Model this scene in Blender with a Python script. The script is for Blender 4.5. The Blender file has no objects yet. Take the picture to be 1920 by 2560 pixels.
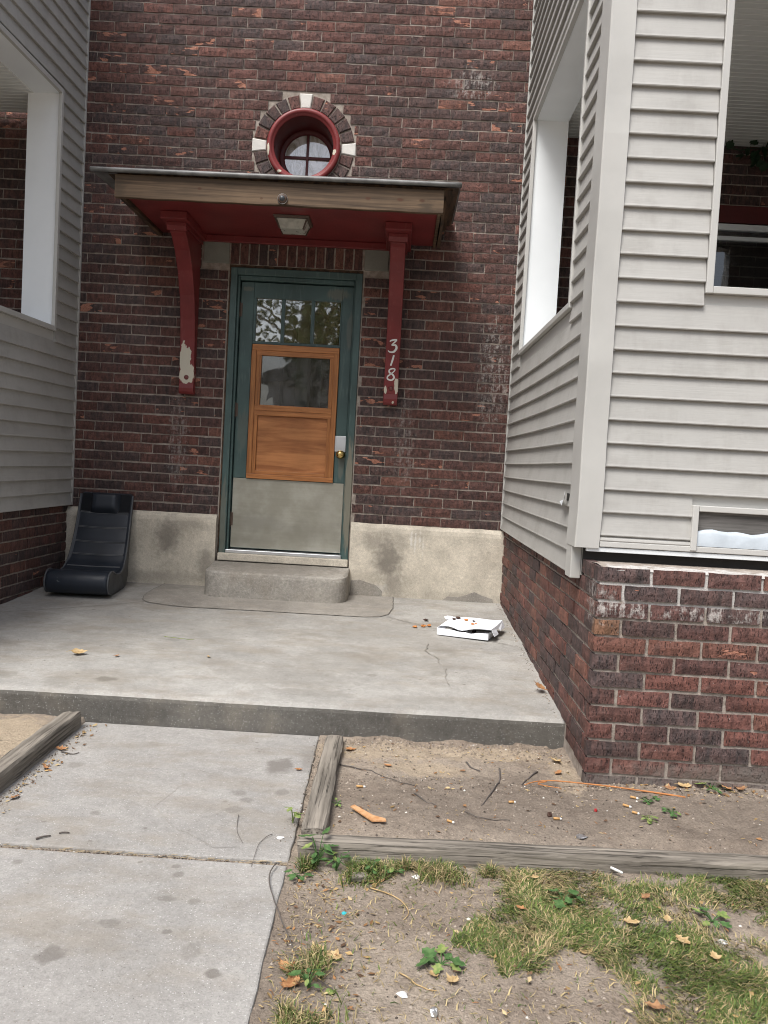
import bpy, bmesh, math, random
from mathutils import Vector, Matrix, noise as mnoise
random.seed(7)
SC = bpy.context.scene
COL = SC.collection

# ------------------------------------------------------------------ camera
CAM = Vector((1.292, -6.5038, 1.0045))
YAW, PITCH, ROLL = 0.0172, -0.0556, 0.0558
def cam_axes():
    fwd = Vector((-math.sin(YAW)*math.cos(PITCH), math.cos(YAW)*math.cos(PITCH), math.sin(PITCH)))
    right = Vector((math.cos(YAW), math.sin(YAW), 0)); up = right.cross(fwd)
    r = right*math.cos(ROLL) + up*math.sin(ROLL); u = up*math.cos(ROLL) - right*math.sin(ROLL)
    return r, u, fwd
r_, u_, f_ = cam_axes()
cd = bpy.data.cameras.new('camera'); cam = bpy.data.objects.new('camera', cd); COL.objects.link(cam)
m = Matrix((r_, u_, -f_)).transposed().to_4x4(); m.translation = CAM; cam.matrix_world = m
cd.sensor_fit = 'VERTICAL'; cd.sensor_height = 36.0; cd.lens = 36.0*2134.4/2560.0
cd.clip_start = 0.05; cd.clip_end = 500
SC.camera = cam
# ------------------------------------------------------------------ world, sun, exposure
SUN_EL, SUN_AZ = math.radians(58), math.radians(212)      # azimuth from +Y clockwise: behind-left of the camera
w = bpy.data.worlds.new('World'); SC.world = w; w.use_nodes = True
nt = w.node_tree; nt.nodes.clear()
sky = nt.nodes.new('ShaderNodeTexSky'); sky.sky_type = 'NISHITA'; sky.sun_disc = False
sky.sun_elevation = SUN_EL; sky.sun_rotation = SUN_AZ; sky.dust_density = 4.0; sky.air_density = 1.0; sky.ozone_density = 1.0
hs = nt.nodes.new('ShaderNodeHueSaturation'); hs.inputs['Saturation'].default_value = 0.62
bg = nt.nodes.new('ShaderNodeBackground'); bg.inputs['Strength'].default_value = 0.126
wo = nt.nodes.new('ShaderNodeOutputWorld')
nt.links.new(sky.outputs[0], hs.inputs['Color']); nt.links.new(hs.outputs[0], bg.inputs['Color']); nt.links.new(bg.outputs[0], wo.inputs['Surface'])
sd = bpy.data.lights.new('sun', 'SUN'); sd.energy = 2.1; sd.angle = math.radians(26); sd.color = (1.0, 0.985, 0.965)
sun = bpy.data.objects.new('sun', sd); COL.objects.link(sun)
sdir = Vector((math.sin(SUN_AZ)*math.cos(SUN_EL), math.cos(SUN_AZ)*math.cos(SUN_EL), math.sin(SUN_EL)))
sun.rotation_euler = sdir.to_track_quat('Z', 'Y').to_euler(); sun.location = (-4, -9, 12)
SC.view_settings.view_transform = 'Standard'; SC.view_settings.look = 'None'; SC.view_settings.gamma = 1.0
SC.view_settings.exposure = 0.72
SC.cycles.filter_width = 1.0; SC.cycles.max_bounces = 7; SC.cycles.diffuse_bounces = 3; SC.cycles.glossy_bounces = 3; SC.cycles.transparent_max_bounces = 8

# ------------------------------------------------------------------ node helpers
class NB:
    def __init__(s, name):
        s.m = bpy.data.materials.new(name); s.m.use_nodes = True; s.t = s.m.node_tree; s.N = s.t.nodes; s.N.clear()
        s.out = s.N.new('ShaderNodeOutputMaterial'); s.b = s.N.new('ShaderNodeBsdfPrincipled'); s.L(s.b.outputs[0], s.out.inputs[0])
    def L(s, a, b): s.t.links.new(a, b)
    def n(s, typ, **kw):
        x = s.N.new(typ)
        for k, v in kw.items(): setattr(x, k, v)
        return x
    def sv(s, sock, v):
        if hasattr(v, 'is_linked') or hasattr(v, 'links'): s.L(v, sock)
        else: sock.default_value = v
    def pos(s): return s.n('ShaderNodeNewGeometry').outputs['Position']
    def obj(s): return s.n('ShaderNodeTexCoord').outputs['Object']
    def mapping(s, vec, scale=(1,1,1), loc=(0,0,0), rot=(0,0,0)):
        x = s.n('ShaderNodeMapping'); s.L(vec, x.inputs[0]); x.inputs['Scale'].default_value = scale; x.inputs['Location'].default_value = loc; x.inputs['Rotation'].default_value = rot
        return x.outputs[0]
    def noise(s, vec, scale, detail=4, rough=0.55, dist=0.0):
        x = s.n('ShaderNodeTexNoise'); s.L(vec, x.inputs['Vector']); x.inputs['Scale'].default_value = scale; x.inputs['Detail'].default_value = detail
        x.inputs['Roughness'].default_value = rough; x.inputs['Distortion'].default_value = dist
        return x.outputs['Fac']
    def voro(s, vec, scale, feat='F1', rand=1.0):
        x = s.n('ShaderNodeTexVoronoi'); x.feature = feat; s.L(vec, x.inputs['Vector']); x.inputs['Scale'].default_value = scale; x.inputs['Randomness'].default_value = rand
        return x.outputs['Distance']
    def math(s, op, a, b=None, clamp=False):
        x = s.n('ShaderNodeMath', operation=op); x.use_clamp = clamp; s.sv(x.inputs[0], a)
        if b is not None: s.sv(x.inputs[1], b)
        return x.outputs[0]
    def ramp(s, v, a, b, lo=0.0, hi=1.0, smooth=True):
        x = s.n('ShaderNodeMapRange'); x.interpolation_type = 'SMOOTHSTEP' if smooth else 'LINEAR'; s.sv(x.inputs[0], v)
        x.inputs[1].default_value = a; x.inputs[2].default_value = b; x.inputs[3].default_value = lo; x.inputs[4].default_value = hi
        return x.outputs[0]
    def mix(s, f, a, b, mode='MIX'):
        x = s.n('ShaderNodeMix', data_type='RGBA', blend_type=mode); s.sv(x.inputs[0], f)
        for i, v in ((6, a), (7, b)):
            if isinstance(v, (tuple, list)): x.inputs[i].default_value = tuple(v)[:3] + (1,)
            else: s.L(v, x.inputs[i])
        return x.outputs[2]
    def scale(s, c, f):     # colour times scalar
        x = s.n('ShaderNodeVectorMath', operation='SCALE')
        if isinstance(c, (tuple, list)): x.inputs[0].default_value = tuple(c)[:3]
        else: s.L(c, x.inputs[0])
        s.sv(x.inputs['Scale'], f); return x.outputs[0]
    def bump(s, h, strength, dist=0.005, normal=None):
        x = s.n('ShaderNodeBump'); x.inputs['Strength'].default_value = strength; x.inputs['Distance'].default_value = dist; s.L(h, x.inputs['Height'])
        if normal is not None: s.L(normal, x.inputs['Normal'])
        return x.outputs[0]
    def fin(s, col=None, rough=0.6, normal=None, metal=0.0, spec=0.5):
        if col is not None:
            if isinstance(col, (tuple, list)): s.b.inputs['Base Color'].default_value = tuple(col)[:3] + (1,)
            else: s.L(col, s.b.inputs['Base Color'])
        s.sv(s.b.inputs['Roughness'], rough); s.b.inputs['Metallic'].default_value = metal; s.b.inputs['Specular IOR Level'].default_value = spec
        if normal is not None: s.L(normal, s.b.inputs['Normal'])
        return s.m
    def spots(s, pos, lst, nz=None, hard=1.05, soft=.65, amp=.35):
        """max of soft irregular blobs (x,y,z-or-None,rx,ry,rz,strength) in world space"""
        acc = None
        if nz is None: nz = s.noise(pos, 22, 3)
        for (c, rad, st) in lst:
            v = s.n('ShaderNodeVectorMath', operation='SUBTRACT'); s.L(pos, v.inputs[0]); v.inputs[1].default_value = c
            d = s.n('ShaderNodeVectorMath', operation='DIVIDE'); s.L(v.outputs[0], d.inputs[0]); d.inputs[1].default_value = rad
            l = s.n('ShaderNodeVectorMath', operation='LENGTH'); s.L(d.outputs[0], l.inputs[0])
            q = s.math('ADD', l.outputs['Value'], s.ramp(nz, .25, .75, -amp, amp, False))
            q = s.ramp(q, hard, soft, 0.0, st)
            acc = q if acc is None else s.math('MAXIMUM', acc, q)
        return acc

def plain(name, col, rough=0.6, var=0.12, nscale=9, bscale=60, bstr=0.15, metal=0.0, spec=0.4, stretch=(1,1,1)):
    b = NB(name); o = b.mapping(b.obj(), stretch); n1 = b.noise(o, nscale, 5)
    c = b.scale(col, b.ramp(n1, .25, .75, 1-var, 1+var, False))
    h = b.noise(o, bscale, 4)
    return b.fin(c, b.ramp(n1, .3, .7, rough-.06, rough+.06), b.bump(h, bstr, .004), metal, spec)

# ------------------------------------------------------------------ materials
def brick_mat(name, attr=False):
    b = NB(name); P = b.pos()
    if attr:
        a = b.n('ShaderNodeAttribute'); a.attribute_name = 'bcol'; base, al = a.outputs['Color'], a.outputs['Alpha']
    else:
        a = b.n('ShaderNodeObjectInfo'); base, al = a.outputs['Color'], a.outputs['Alpha']
    n1 = b.noise(P, 26, 6, .65); n2 = b.noise(P, 120, 4, .6)
    c = b.scale(base, b.ramp(n1, .3, .72, .66, 1.34, False))
    c = b.scale(c, b.ramp(n2, .3, .7, .8, 1.2, False))
    mo = b.noise(b.mapping(P, (48, 48, 14)), 1.0, 5, .65); c = b.mix(b.ramp(mo, .32, .68), b.scale(c, .66), b.mix(.3, b.scale(c, 1.4), (.15, .062, .046)))
    # blackened kiln flashes
    fl = b.noise(b.mapping(P, (9, 9, 5)), 1.0, 4)
    c = b.mix(b.ramp(fl, .50, .70, 0, .5), c, (.042, .035, .035))
    pit = b.voro(b.mapping(P, (150, 150, 38)), 1.0); c = b.mix(b.ramp(pit, .34, .14, 0, .6), c, (.022, .016, .016))
    # dusty mortar smears along edges
    sm = b.noise(b.mapping(P, (14, 14, 30)), 1.0, 6, .7)
    c = b.mix(b.ramp(sm, .56, .78, 0, .30), c, (.19, .155, .135))
    # spalled faces
    sp = b.noise(b.mapping(P, (9, 9, 26)), 1.0, 3, .5)
    spm = b.ramp(b.math('ADD', sp, b.math('MULTIPLY', al, .42)), .80, .825)
    c = b.mix(spm, c, b.mix(b.ramp(n2, .3, .7), (.26, .105, .070), (.42, .205, .14)))
    # white lime runs and specks
    st = b.math('ADD', b.math('MULTIPLY', b.noise(b.mapping(P, (60, 60, 7)), 1.0, 5, .7), .5), b.math('MULTIPLY', b.noise(P, 40, 5, .7), .5))
    zone = b.spots(P, [((1.94, 0, 1.72), (.13, .5, .45), .6), ((1.66, 0, 3.84), (.2, .5, .12), .65), ((1.3, 0, 1.15), (.09, .5, .4), .35),
                       ((-.42, 0, 1.1), (.09, .5, .4), .4), ((2.22, -3.11, .485), (.16, .12, .04), 1.0), ((2.58, -3.11, .48), (.3, .12, .035), .85), ((2.1, -3.05, .50), (.1, .12, .10), .7)])
    lim = b.math('MULTIPLY', b.ramp(st, .47, .60), zone)
    spk = b.math('MULTIPLY', b.ramp(b.noise(P, 95, 2), .72, .78), .5)
    c = b.mix(b.math('MAXIMUM', b.math('MULTIPLY', lim, .75), spk), c, (.50, .47, .44))
    c = b.mix(b.spots(P, [((2.85, -3.11, -.19), (.62, .12, .075), .6), ((2.3, -3.11, -.24), (.3, .12, .06), .5)], None, 1.3, .4), c, (.17, .15, .13))
    h = b.math('ADD', n1, b.math('MULTIPLY', n2, .6)); h = b.math('ADD', h, b.math('MULTIPLY', mo, .7)); h = b.math('SUBTRACT', h, b.math('MULTIPLY', spm, .8)); h = b.math('ADD', h, b.math('MULTIPLY', b.ramp(pit, .1, .4), .8))
    return b.fin(c, .78, b.bump(h, .75, .006), 0, .35)
M = {}
M['brick'] = brick_mat('brick'); M['brick_field'] = brick_mat('brick_field', True)
def mortar():
    b = NB('mortar'); P = b.pos(); n = b.noise(P, 30, 6)
    c = b.mix(b.ramp(n, .3, .7), (.24, .203, .172), (.37, .325, .282))
    c = b.mix(b.spots(P, [((2.45, -3.1, .58), (.6, .14, .11), .75)]), c, (.55, .54, .52))
    return b.fin(c, .9, b.bump(b.noise(P, 150, 3), .6, .004), 0, .2)
M['mortar'] = mortar()
def concrete(name, col, stains=(), scol=(.14, .135, .125), grit=1.0, dirt=.25, speck=True, soft=False, gum=False, chalk=()):
    b = NB(name); P = b.pos()
    n1 = b.noise(P, 1.7, 6, .6); n2 = b.noise(P, 9, 6, .65); n3 = b.noise(P, 180, 3, .6); n4 = b.noise(P, 52, 4, .7)
    c = b.scale(col, b.ramp(n1, .3, .7, 1-dirt, 1+dirt*.55, False))
    c = b.scale(c, b.ramp(n2, .3, .7, 1-dirt*.6, 1+dirt*.5, False))
    c = b.scale(c, b.ramp(n3, .3, .7, .86, 1.12, False)); c = b.scale(c, b.ramp(n4, .3, .7, 1-.10*grit, 1+.09*grit, False))
    wm = b.noise(b.mapping(P, (1, 2.2, 1)), 3.1, 5, .6)
    c = b.mix(b.ramp(wm, .5, .72, 0, .35), c, b.scale((.33, .285, .225), .8))
    if speck:
        v = b.voro(P, 85); c = b.mix(b.ramp(v, .20, .11, 0, .5), c, (.62, .61, .60))
        v2 = b.voro(b.mapping(P, (1, 1, 1), (3.3, 1.7, 0)), 70); c = b.mix(b.ramp(v2, .17, .09, 0, .5), c, (.13, .12, .11))
    if chalk: c = b.mix(b.math('MULTIPLY', b.spots(P, chalk, b.noise(b.mapping(P, (60, 60, 60)), 1, 3), 1.3, .4, .9), .5), c, (.72, .71, .68))
    if gum:
        pg = b.mapping(P, (1, 1, .02)); v3 = b.voro(pg, 7.0); c = b.mix(b.ramp(v3, .075, .045, 0, .5), c, (.12, .105, .09)); v4 = b.voro(b.mapping(P, (1, 1.6, .02), (5, 2, 0)), 17.0); c = b.mix(b.ramp(v4, .10, .05, 0, .45), c, (.14, .125, .105))
        br = b.noise(b.mapping(P, (1.1, 1.9, 1), (2, 0, 0)), 2.3, 7, .68); c = b.mix(b.ramp(br, .46, .66, 0, .5), c, b.scale((.235, .205, .165), b.ramp(n2, .3, .7, .85, 1.15, False)))
    if stains:
        s = b.spots(P, stains, None, 1.35, .2, .3) if soft else b.spots(P, stains, None, 1.1, .5); c = b.mix(s, c, scol)
    h = b.math('ADD', b.math('ADD', b.math('MULTIPLY', n3, .7), n2), b.math('MULTIPLY', n4, .9))
    return b.fin(c, .88, b.bump(h, .35*grit, .005), 0, .25)
R3 = lambda x, y, r, st, k=1.0: ((x, y, -.25), (r, r*k, 1.0), st)
M['walk'] = concrete('walkway_concrete', (.318, .305, .285), [R3(.863, -3.058, .065, .75, 1.6), R3(.912, -3.331, .028, .5, 1.4), R3(.755, -3.364, .035, .5), R3(.79, -3.428, .03, .5),
    R3(.77, -3.519, .035, .45), R3(.49, -4.46, .045, .75), R3(.581, -4.3, .03, .55), R3(.744, -4.324, .017, .7), R3(.902, -4.493, .022, .75), R3(.691, -4.014, .022, .6),
    R3(.672, -3.965, .016, .6), R3(.689, -4.157, .035, .55, .5), R3(.78, -4.163, .02, .5), R3(.064, -3.185, .035, .4), R3(.98, -2.95, .05, .35, 4), R3(.3, -3.62, .02, .5), R3(.62, -4.55, .3, .16),
    R3(.83, -4.41, .03, .35, 2), R3(.2, -4.0, .02, .5)], (.15, .135, .12), 1.3, .16, gum=True)
S3 = lambda x, y, r, st, k=1.0: ((x, y, -.05), (r, r*k, 1.0), st)
M['slab'] = concrete('porch_concrete', (.350, .338, .312), [S3(-.08, -2.43, .055, .8, .8), S3(1.58, -1.5, .12, .35), S3(1.0, -1.9, .3, .22), S3(.75, -2.2, .45, .22, .5), S3(-.3, -2.5, .09, .35), S3(-.6, -2.45, .12, .4, .6),
    S3(1.55, -2.0, .05, .3), S3(1.2, -2.1, .03, .45), S3(.9, -2.45, .25, .3, .3), S3(1.45, -2.45, .22, .25, .35), S3(.25, -1.3, .5, .15, .5), S3(1.3, -1.2, .5, .18), S3(-.95, -1.3, .05, .4, .6)], (.17, .155, .13), dirt=.24, gum=True)
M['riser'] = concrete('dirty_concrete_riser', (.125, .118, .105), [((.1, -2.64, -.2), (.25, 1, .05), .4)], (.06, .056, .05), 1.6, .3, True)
M['patch'] = concrete('patched_concrete', (.30, .278, .245), [], grit=1.2, dirt=.28)
M['step'] = concrete('step_concrete', (.32, .30, .265), [((.4, -.2, .19), (.6, .3, .06), .35)], (.13, .11, .09), 2.2, .25)
M['plinth'] = concrete('plinth_concrete', (.58, .53, .44), [((-.46, -.04, .37), (.11, 1, .16), .75), ((-.16, -.04, .16), (.08, 1, .14), .55), ((1.235, -.04, .28), (.13, 1, .22), .8), ((1.28, -.04, .1), (.1, 1, .14), .6),
    ((1.12, -.04, .42), (.10, 1, .10), .45), ((1.30, -.04, .40), (.08, 1, .10), .5), ((1.9, -.04, .3), (.1, 1, .25), .2), ((-.30, -.04, .46), (.2, 1, .05), .3), ((-.5, -.04, .05), (.5, 1, .06), .4), ((1.8, -.04, .02), (.4, 1, .05), .35), ((-.78, -.04, .3), (.06, 1, .3), .35)], (.15, .135, .115), 1.4, .26, False, True, False, [((1.40, -.04, .44), (.010, 1, .07), 1), ((1.43, -.04, .42), (.008, 1, .09), 1), ((1.465, -.04, .45), (.008, 1, .06), .9), ((1.49, -.04, .40), (.006, 1, .06), .8), ((1.2, -.04, .06), (.05, 1, .03), .6)])
def siding(name, ax):
    b = NB(name); P = b.pos()
    st = (3, 3, 130) ; g = b.noise(b.mapping(P, st), 1.0, 5, .65)
    n = b.noise(P, 2.2, 5, .6); n2 = b.math('ADD', b.math('MULTIPLY', b.noise(b.mapping(P, (2, 2, 5)), 1.7, 5, .7), .65), b.math('MULTIPLY', b.noise(b.mapping(P, (16, 16, 2.2)), 1.0, 4, .7), .35))
    c = b.scale((.385, .378, .355), b.ramp(n, .3, .7, .92, 1.07, False))
    c = b.mix(b.ramp(n2, .44, .72, 0, .48), c, (.235, .222, .20))
    return b.fin(c, .5, b.bump(g, .28, .0025), 0, .4)
M['siding'] = siding('vinyl_siding', 0)
M['trim'] = plain('siding_trim', (.465, .46, .435), .45, .06, 4, 30, .05)
M['post'] = plain('corner_post_vinyl', (.45, .445, .42), .45, .1, 3, 12, .06)
M['white'] = plain('white_aluminium', (.68, .71, .72), .4, .05, 3, 20, .03)
M['foam'] = plain('blue_grey_foam', (.46, .51, .55), .5, .12, 14, 50, .3)
M['jamb'] = plain('white_jamb', (.80, .83, .84), .45, .05, 2.5, 20, .04)
M['ceil'] = plain('porch_ceiling_vinyl', (.66, .67, .64), .5, .06, 3, 20, .04)
M['dark'] = plain('dark_interior', (.03, .028, .026), .8)
M['dull'] = plain('porch_floor_boards', (.20, .19, .17), .8)
def paint_red():
    b = NB('red_paint'); P = b.pos(); n = b.noise(P, 5, 5); n2 = b.noise(P, 55, 4)
    c = b.scale((.175, .028, .028), b.ramp(n, .3, .7, .82, 1.18, False))
    fd = b.noise(b.mapping(P, (34, 34, 5)), 1.0, 5, .7); c = b.mix(b.ramp(fd, .54, .76, 0, .4), c, (.26, .085, .078))
    nz = b.noise(b.mapping(P, (30, 30, 18)), 1.0, 4)
    ch = b.spots(P, [((-.375, -.08, 1.70), (.05, .2, .14), 1), ((-.36, -.08, 1.60), (.065, .2, .085), 1), ((1.222, -.07, 1.60), (.02, .1, .07), 1), ((1.14, -.07, 1.56), (.012, .1, .03), .9),
                     ((.66, 0, 3.3), (.018, .4, .02), 1), ((.71, 0, 3.37), (.012, .3, .02), 1), ((.17, 0, 3.3), (.01, .3, .05), .9), ((.26, 0, 3.14), (.02, .3, .012), 1), ((1.2, -.08, 1.47), (.01, .1, .014), .9)], nz)
    c = b.mix(b.ramp(ch, .35, .5), c, (.56, .52, .42))
    sp = b.ramp(b.noise(P, 70, 2), .765, .785); c = b.mix(b.math('MULTIPLY', sp, .6), c, (.4, .33, .28))
    return b.fin(c, .42, b.bump(b.math('ADD', n2, ch), .2, .003), 0, .35)
M['red'] = paint_red()
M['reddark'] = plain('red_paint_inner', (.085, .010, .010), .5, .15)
M['ringred'] = M['red']
def paint_green():
    b = NB('green_paint'); P = b.pos(); n = b.noise(P, 4, 5); n2 = b.noise(b.mapping(P, (45, 45, 6)), 1.0, 5)
    c = b.scale((.052, .092, .087), b.ramp(n, .3, .7, .75, 1.25, False))
    c = b.mix(b.ramp(n2, .54, .72, 0, .5), c, (.12, .17, .16))
    wz = b.spots(P, [((.90, 0, .75), (.035, .3, .5), 1), ((.74, 0, 2.27), (.1, .2, .05), .5), ((.84, 0, 2.0), (.03, .2, .16), .35), ((.05, 0, 2.28), (.05, .2, .02), .5), ((.83, 0, 1.0), (.03, .2, .14), .45), ((-.05, 0, .5), (.03, .3, .35), .5), ((.06, 0, 1.2), (.05, .2, .2), .25)], b.noise(b.mapping(P, (50, 50, 7)), 1.0, 5))
    c = b.mix(b.math('MULTIPLY', wz, .6), c, (.26, .22, .16))
    return b.fin(c, .40, b.bump(n2, .15, .002), 0, .45)
M['green'] = paint_green()
M['greend'] = plain('dark_green_frame', (.025, .060, .056), .42, .2, 5, 40, .1)
def wood(name, c1, c2, st, rough=.5, knots=False, seed=0, bs=.2, crk=False):
    b = NB(name); O = b.mapping(b.obj(), st, (seed, seed*.7, seed*.3)); n = b.noise(O, 1.0, 6, .6, .6)
    n2 = b.noise(b.mapping(b.obj(), (3, 3, 3), (seed, 0, 0)), 1.0, 4)
    c = b.mix(b.ramp(n, .3, .7), c1, c2); c = b.scale(c, b.ramp(n2, .3, .7, .8, 1.2, False))
    if knots:
        v = b.voro(b.mapping(b.obj(), (2.6, 2.6, 6.5), (.3, .2, .17)), 1.0)
        c = b.mix(b.ramp(v, .13, .06, 0, .8), c, (.10, .045, .02))
    if knots:
        P = b.pos(); c = b.mix(b.spots(P, [((.985, -.95, 2.692), (.020, .1, .012), .9), ((1.19, -.95, 2.694), (.024, .1, .012), .9), ((1.33, -.95, 2.696), (.022, .1, .012), .9), ((-.1, -.95, 2.70), (.016, .1, .010), .8), ((.3, -.95, 2.66), (.012, .1, .008), .7)], None, 1.2, .4, .2), c, (.075, .032, .015))
        c = b.mix(b.spots(P, [((1.36, -.95, 2.66), (.05, .1, .035), .8), ((-.62, -.95, 2.7), (.05, .1, .09), .6), ((-.2, -.95, 2.75), (.5, .1, .03), .55), ((.6, -.95, 2.757), (.6, .1, .02), .6)], b.noise(b.mapping(P, (9, 9, 60)), 1, 4), 1.3, .3, .6), c, (.055, .038, .024))
    if crk:
        k2 = b.noise(b.mapping(b.obj(), tuple(q*2.2 if q > 10 else q*.8 for q in st), (seed*2, 1, 0)), 1.0, 4, .6); c = b.mix(b.ramp(k2, .56, .66, 0, .75), c, (.045, .038, .03)); n = b.math('SUBTRACT', n, b.ramp(k2, .54, .66))
    return b.fin(c, rough, b.bump(n, bs, .003), 0, .35)
M['fascia'] = wood('weathered_pine_fascia', (.050, .032, .019), (.150, .100, .060), (1.2, 30, 44), .7, True, 2.0, .4)
M['oldwood'] = wood('old_dark_wood', (.025, .017, .012), (.12, .07, .04), (20, 3, 20), .8, False, 1.0, .5)
M['greywood'] = wood('grey_weathered_wood', (.06, .057, .053), (.17, .162, .152), (2.5, 40, 40), .8, False, 7.0, .5)
M['orange_h'] = wood('varnished_wood_rail', (.30, .115, .036), (.47, .195, .066), (3, 60, 60), .42, False, 4.0)
M['orange_v'] = wood('varnished_wood_stile', (.25, .095, .030), (.40, .165, .052), (60, 60, 3), .42, False, 6.0)
M['ply'] = wood('varnished_plywood', (.27, .098, .032), (.48, .205, .075), (2.2, 3, 26), .45, False, 9.0)
M['timber'] = wood('weathered_landscape_timber', (.12, .105, .086), (.27, .24, .20), (2.5, 48, 48), .9, False, 3.0, 1.0, True)
M['timber_y'] = wood('weathered_landscape_timber_b', (.10, .085, .065), (.31, .265, .20), (42, 3, 42), .9, False, 5.0, 1.0)
def kick():
    b = NB('dull_metal_kick_plate'); P = b.pos(); n = b.noise(P, 5, 5, .6); n2 = b.noise(b.mapping(P, (3, 3, 60)), 1, 4)
    c = b.mix(b.ramp(n, .38, .66), (.33, .318, .262), (.42, .408, .35)); c = b.scale(c, b.ramp(n2, .3, .7, .96, 1.04, False)); c = b.mix(b.spots(P, [((.22, .06, .50), (.26, 1, .09), .55), ((.60, .06, .45), (.3, 1, .10), .4), ((.1, .06, .36), (.3, 1, .05), .4), ((.7, .06, .6), (.12, 1, .2), .25)], b.noise(P, 9, 4), 1.5, .1, .5), c, (.225, .215, .178))
    return b.fin(c, b.ramp(n, .3, .7, .42, .6), b.bump(b.noise(P, 8, 2), .08, .01), .45, .4)
M['kick'] = kick()
M['steel'] = plain('brushed_steel', (.62, .64, .66), .35, .08, 6, 60, .05, .85)
M['brass'] = plain('polished_brass', (.62, .45, .17), .22, .08, 6, 60, .03, 1.0)
M['flash'] = plain('grey_metal_flashing', (.17, .17, .165), .5, .6, 9, 30, .2, .4)
M['bolt'] = plain('painted_bolt', (.16, .05, .045), .5)
M['stone'] = plain('white_limestone', (.62, .60, .56), .85, .1, 14, 70, .5)
M['stoned'] = plain('grey_green_lintel_stone', (.22, .225, .195), .85, .16, 8, 70, .4)
M['digit'] = plain('white_painted_digit', (.72, .72, .68), .5, .1)
M['plastic'] = plain('dark_plastic', (.05, .055, .06), .3)
M['whitepl'] = plain('white_plastic', (.75, .75, .74), .4)
M['bronze'] = plain('bronze_fixture', (.09, .06, .045), .45)
M['frost'] = plain('dusty_lamp_glass', (.42, .42, .37), .3, .2, 20, 60, .3)
def glass(name, refl, tint=(.9, .92, .9), dirt=None, d1=(.20, .185, .13), d2=(.72, .72, .68)):
    b = NB(name); b.N.remove(b.b)
    tr = b.n('ShaderNodeBsdfTransparent'); tr.inputs[0].default_value = tint + (1,)
    gl = b.n('ShaderNodeBsdfGlossy'); gl.inputs['Roughness'].default_value = .02; gl.inputs['Color'].default_value = (.95, .97, 1, 1)
    P = b.pos(); b.L(b.bump(b.noise(P, 5, 2), .05, .01), gl.inputs['Normal'])
    mx = b.n('ShaderNodeMixShader'); mx.inputs[0].default_value = refl; b.L(tr.outputs[0], mx.inputs[1]); b.L(gl.outputs[0], mx.inputs[2])
    o = mx.outputs[0]
    if dirt:
        df = b.n('ShaderNodeBsdfDiffuse'); n = b.noise(b.mapping(P, (9, 9, 5)), 1, 6, .7, 1.5)
        b.L(b.mix(b.ramp(n, .35, .65), d1, d2), df.inputs[0])
        m2 = b.n('ShaderNodeMixShader'); m2.inputs[0].default_value = dirt; b.L(o, m2.inputs[1]); b.L(df.outputs[0], m2.inputs[2]); o = m2.outputs[0]
    b.L(o, b.out.inputs[0]); return b.m
M['glass'] = glass('door_glass', .50, (.75, .78, .62), .34, (.15, .125, .06), (.27, .235, .13))
M['glass_big'] = glass('dusty_door_glass', .16, (.7, .72, .7), .30, (.10, .10, .075), (.27, .27, .25))
M['glass_round'] = glass('dirt_and_sky_round_glass', .62, (.6, .6, .55), .68, (.34, .31, .22), (.85, .86, .84))  # film is dirt, whitened so its colour also carries the reflected sky
M['glass_dark'] = glass('dark_window_glass', .10, (.35, .36, .36))
def vinyl_black(name, c, r):
    b = NB(name); o = b.obj(); n = b.noise(o, 6, 4); v = b.voro(o, 260)
    return b.fin(b.scale(c, b.ramp(n, .3, .7, .85, 1.2, False)), b.ramp(n, .3, .7, r-.06, r+.08), b.bump(b.math('ADD', v, b.noise(o, 9, 3)), .12, .003), 0, .32)
M['vinyl'] = vinyl_black('black_vinyl', (.021, .026, .035), .34)
M['mesh_cloth'] = vinyl_black('black_mesh_fabric', (.006, .007, .009), .85)
M['piping'] = vinyl_black('grey_piping', (.085, .09, .095), .5)
M['stitch'] = vinyl_black('grey_stitching', (.16, .165, .17), .6)
M['board'] = plain('white_cardboard', (.80, .82, .86), .6, .05, 12, 80, .1)
M['food'] = plain('burnt_food', (.04, .018, .012), .5, .4, 30, 60, .6)
M['crumb'] = plain('orange_crumb', (.50, .20, .06), .7, .35, 40, 90, .5)
M['ivy'] = plain('plastic_ivy', (.012, .035, .012), .6, .3)
def soil():
    b = NB('soil'); P = b.pos(); n1 = b.noise(P, 2.3, 6, .6); n2 = b.noise(P, 16, 6, .7); n3 = b.noise(P, 110, 4, .7)
    c = b.mix(b.ramp(n1, .32, .68), (.235, .190, .150), (.345, .290, .232))
    c = b.mix(b.ramp(n2, .46, .70, 0, .6), c, (.165, .130, .100))
    bedm = b.spots(P, [((1.9, -3.35, -.2), (1.0, .42, .4), .65), ((2.6, -3.4, -.2), (.6, .35, .4), .7), ((1.1, -4.5, -.25), (.14, .4, .4), .5)], None, 1.3, .3); c = b.mix(bedm, c, b.mix(b.ramp(n2, .35, .65), (.115, .093, .076), (.205, .170, .138)))
    c = b.scale(c, b.ramp(n3, .28, .72, .72, 1.25, False))
    c = b.mix(b.spots(P, [((1.35, -2.82, -.2), (.5, .12, .3), .7), ((1.75, -2.8, -.2), (.3, .1, .3), .8), ((1.45, -3.02, -.2), (.22, .09, .3), .7), ((2.05, -3.0, -.2), (.07, .25, .3), .6), ((-.4, -3.0, -.2), (.3, .4, .3), .9)]), c, b.scale((.40, .325, .235), b.ramp(n3, .28, .72, .75, 1.2, False)))
    h = b.math('ADD', n2, b.math('MULTIPLY', n3, .7))
    return b.fin(c, .95, b.bump(h, 1.0, .012), 0, .15)
M['soil'] = soil()
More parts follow.
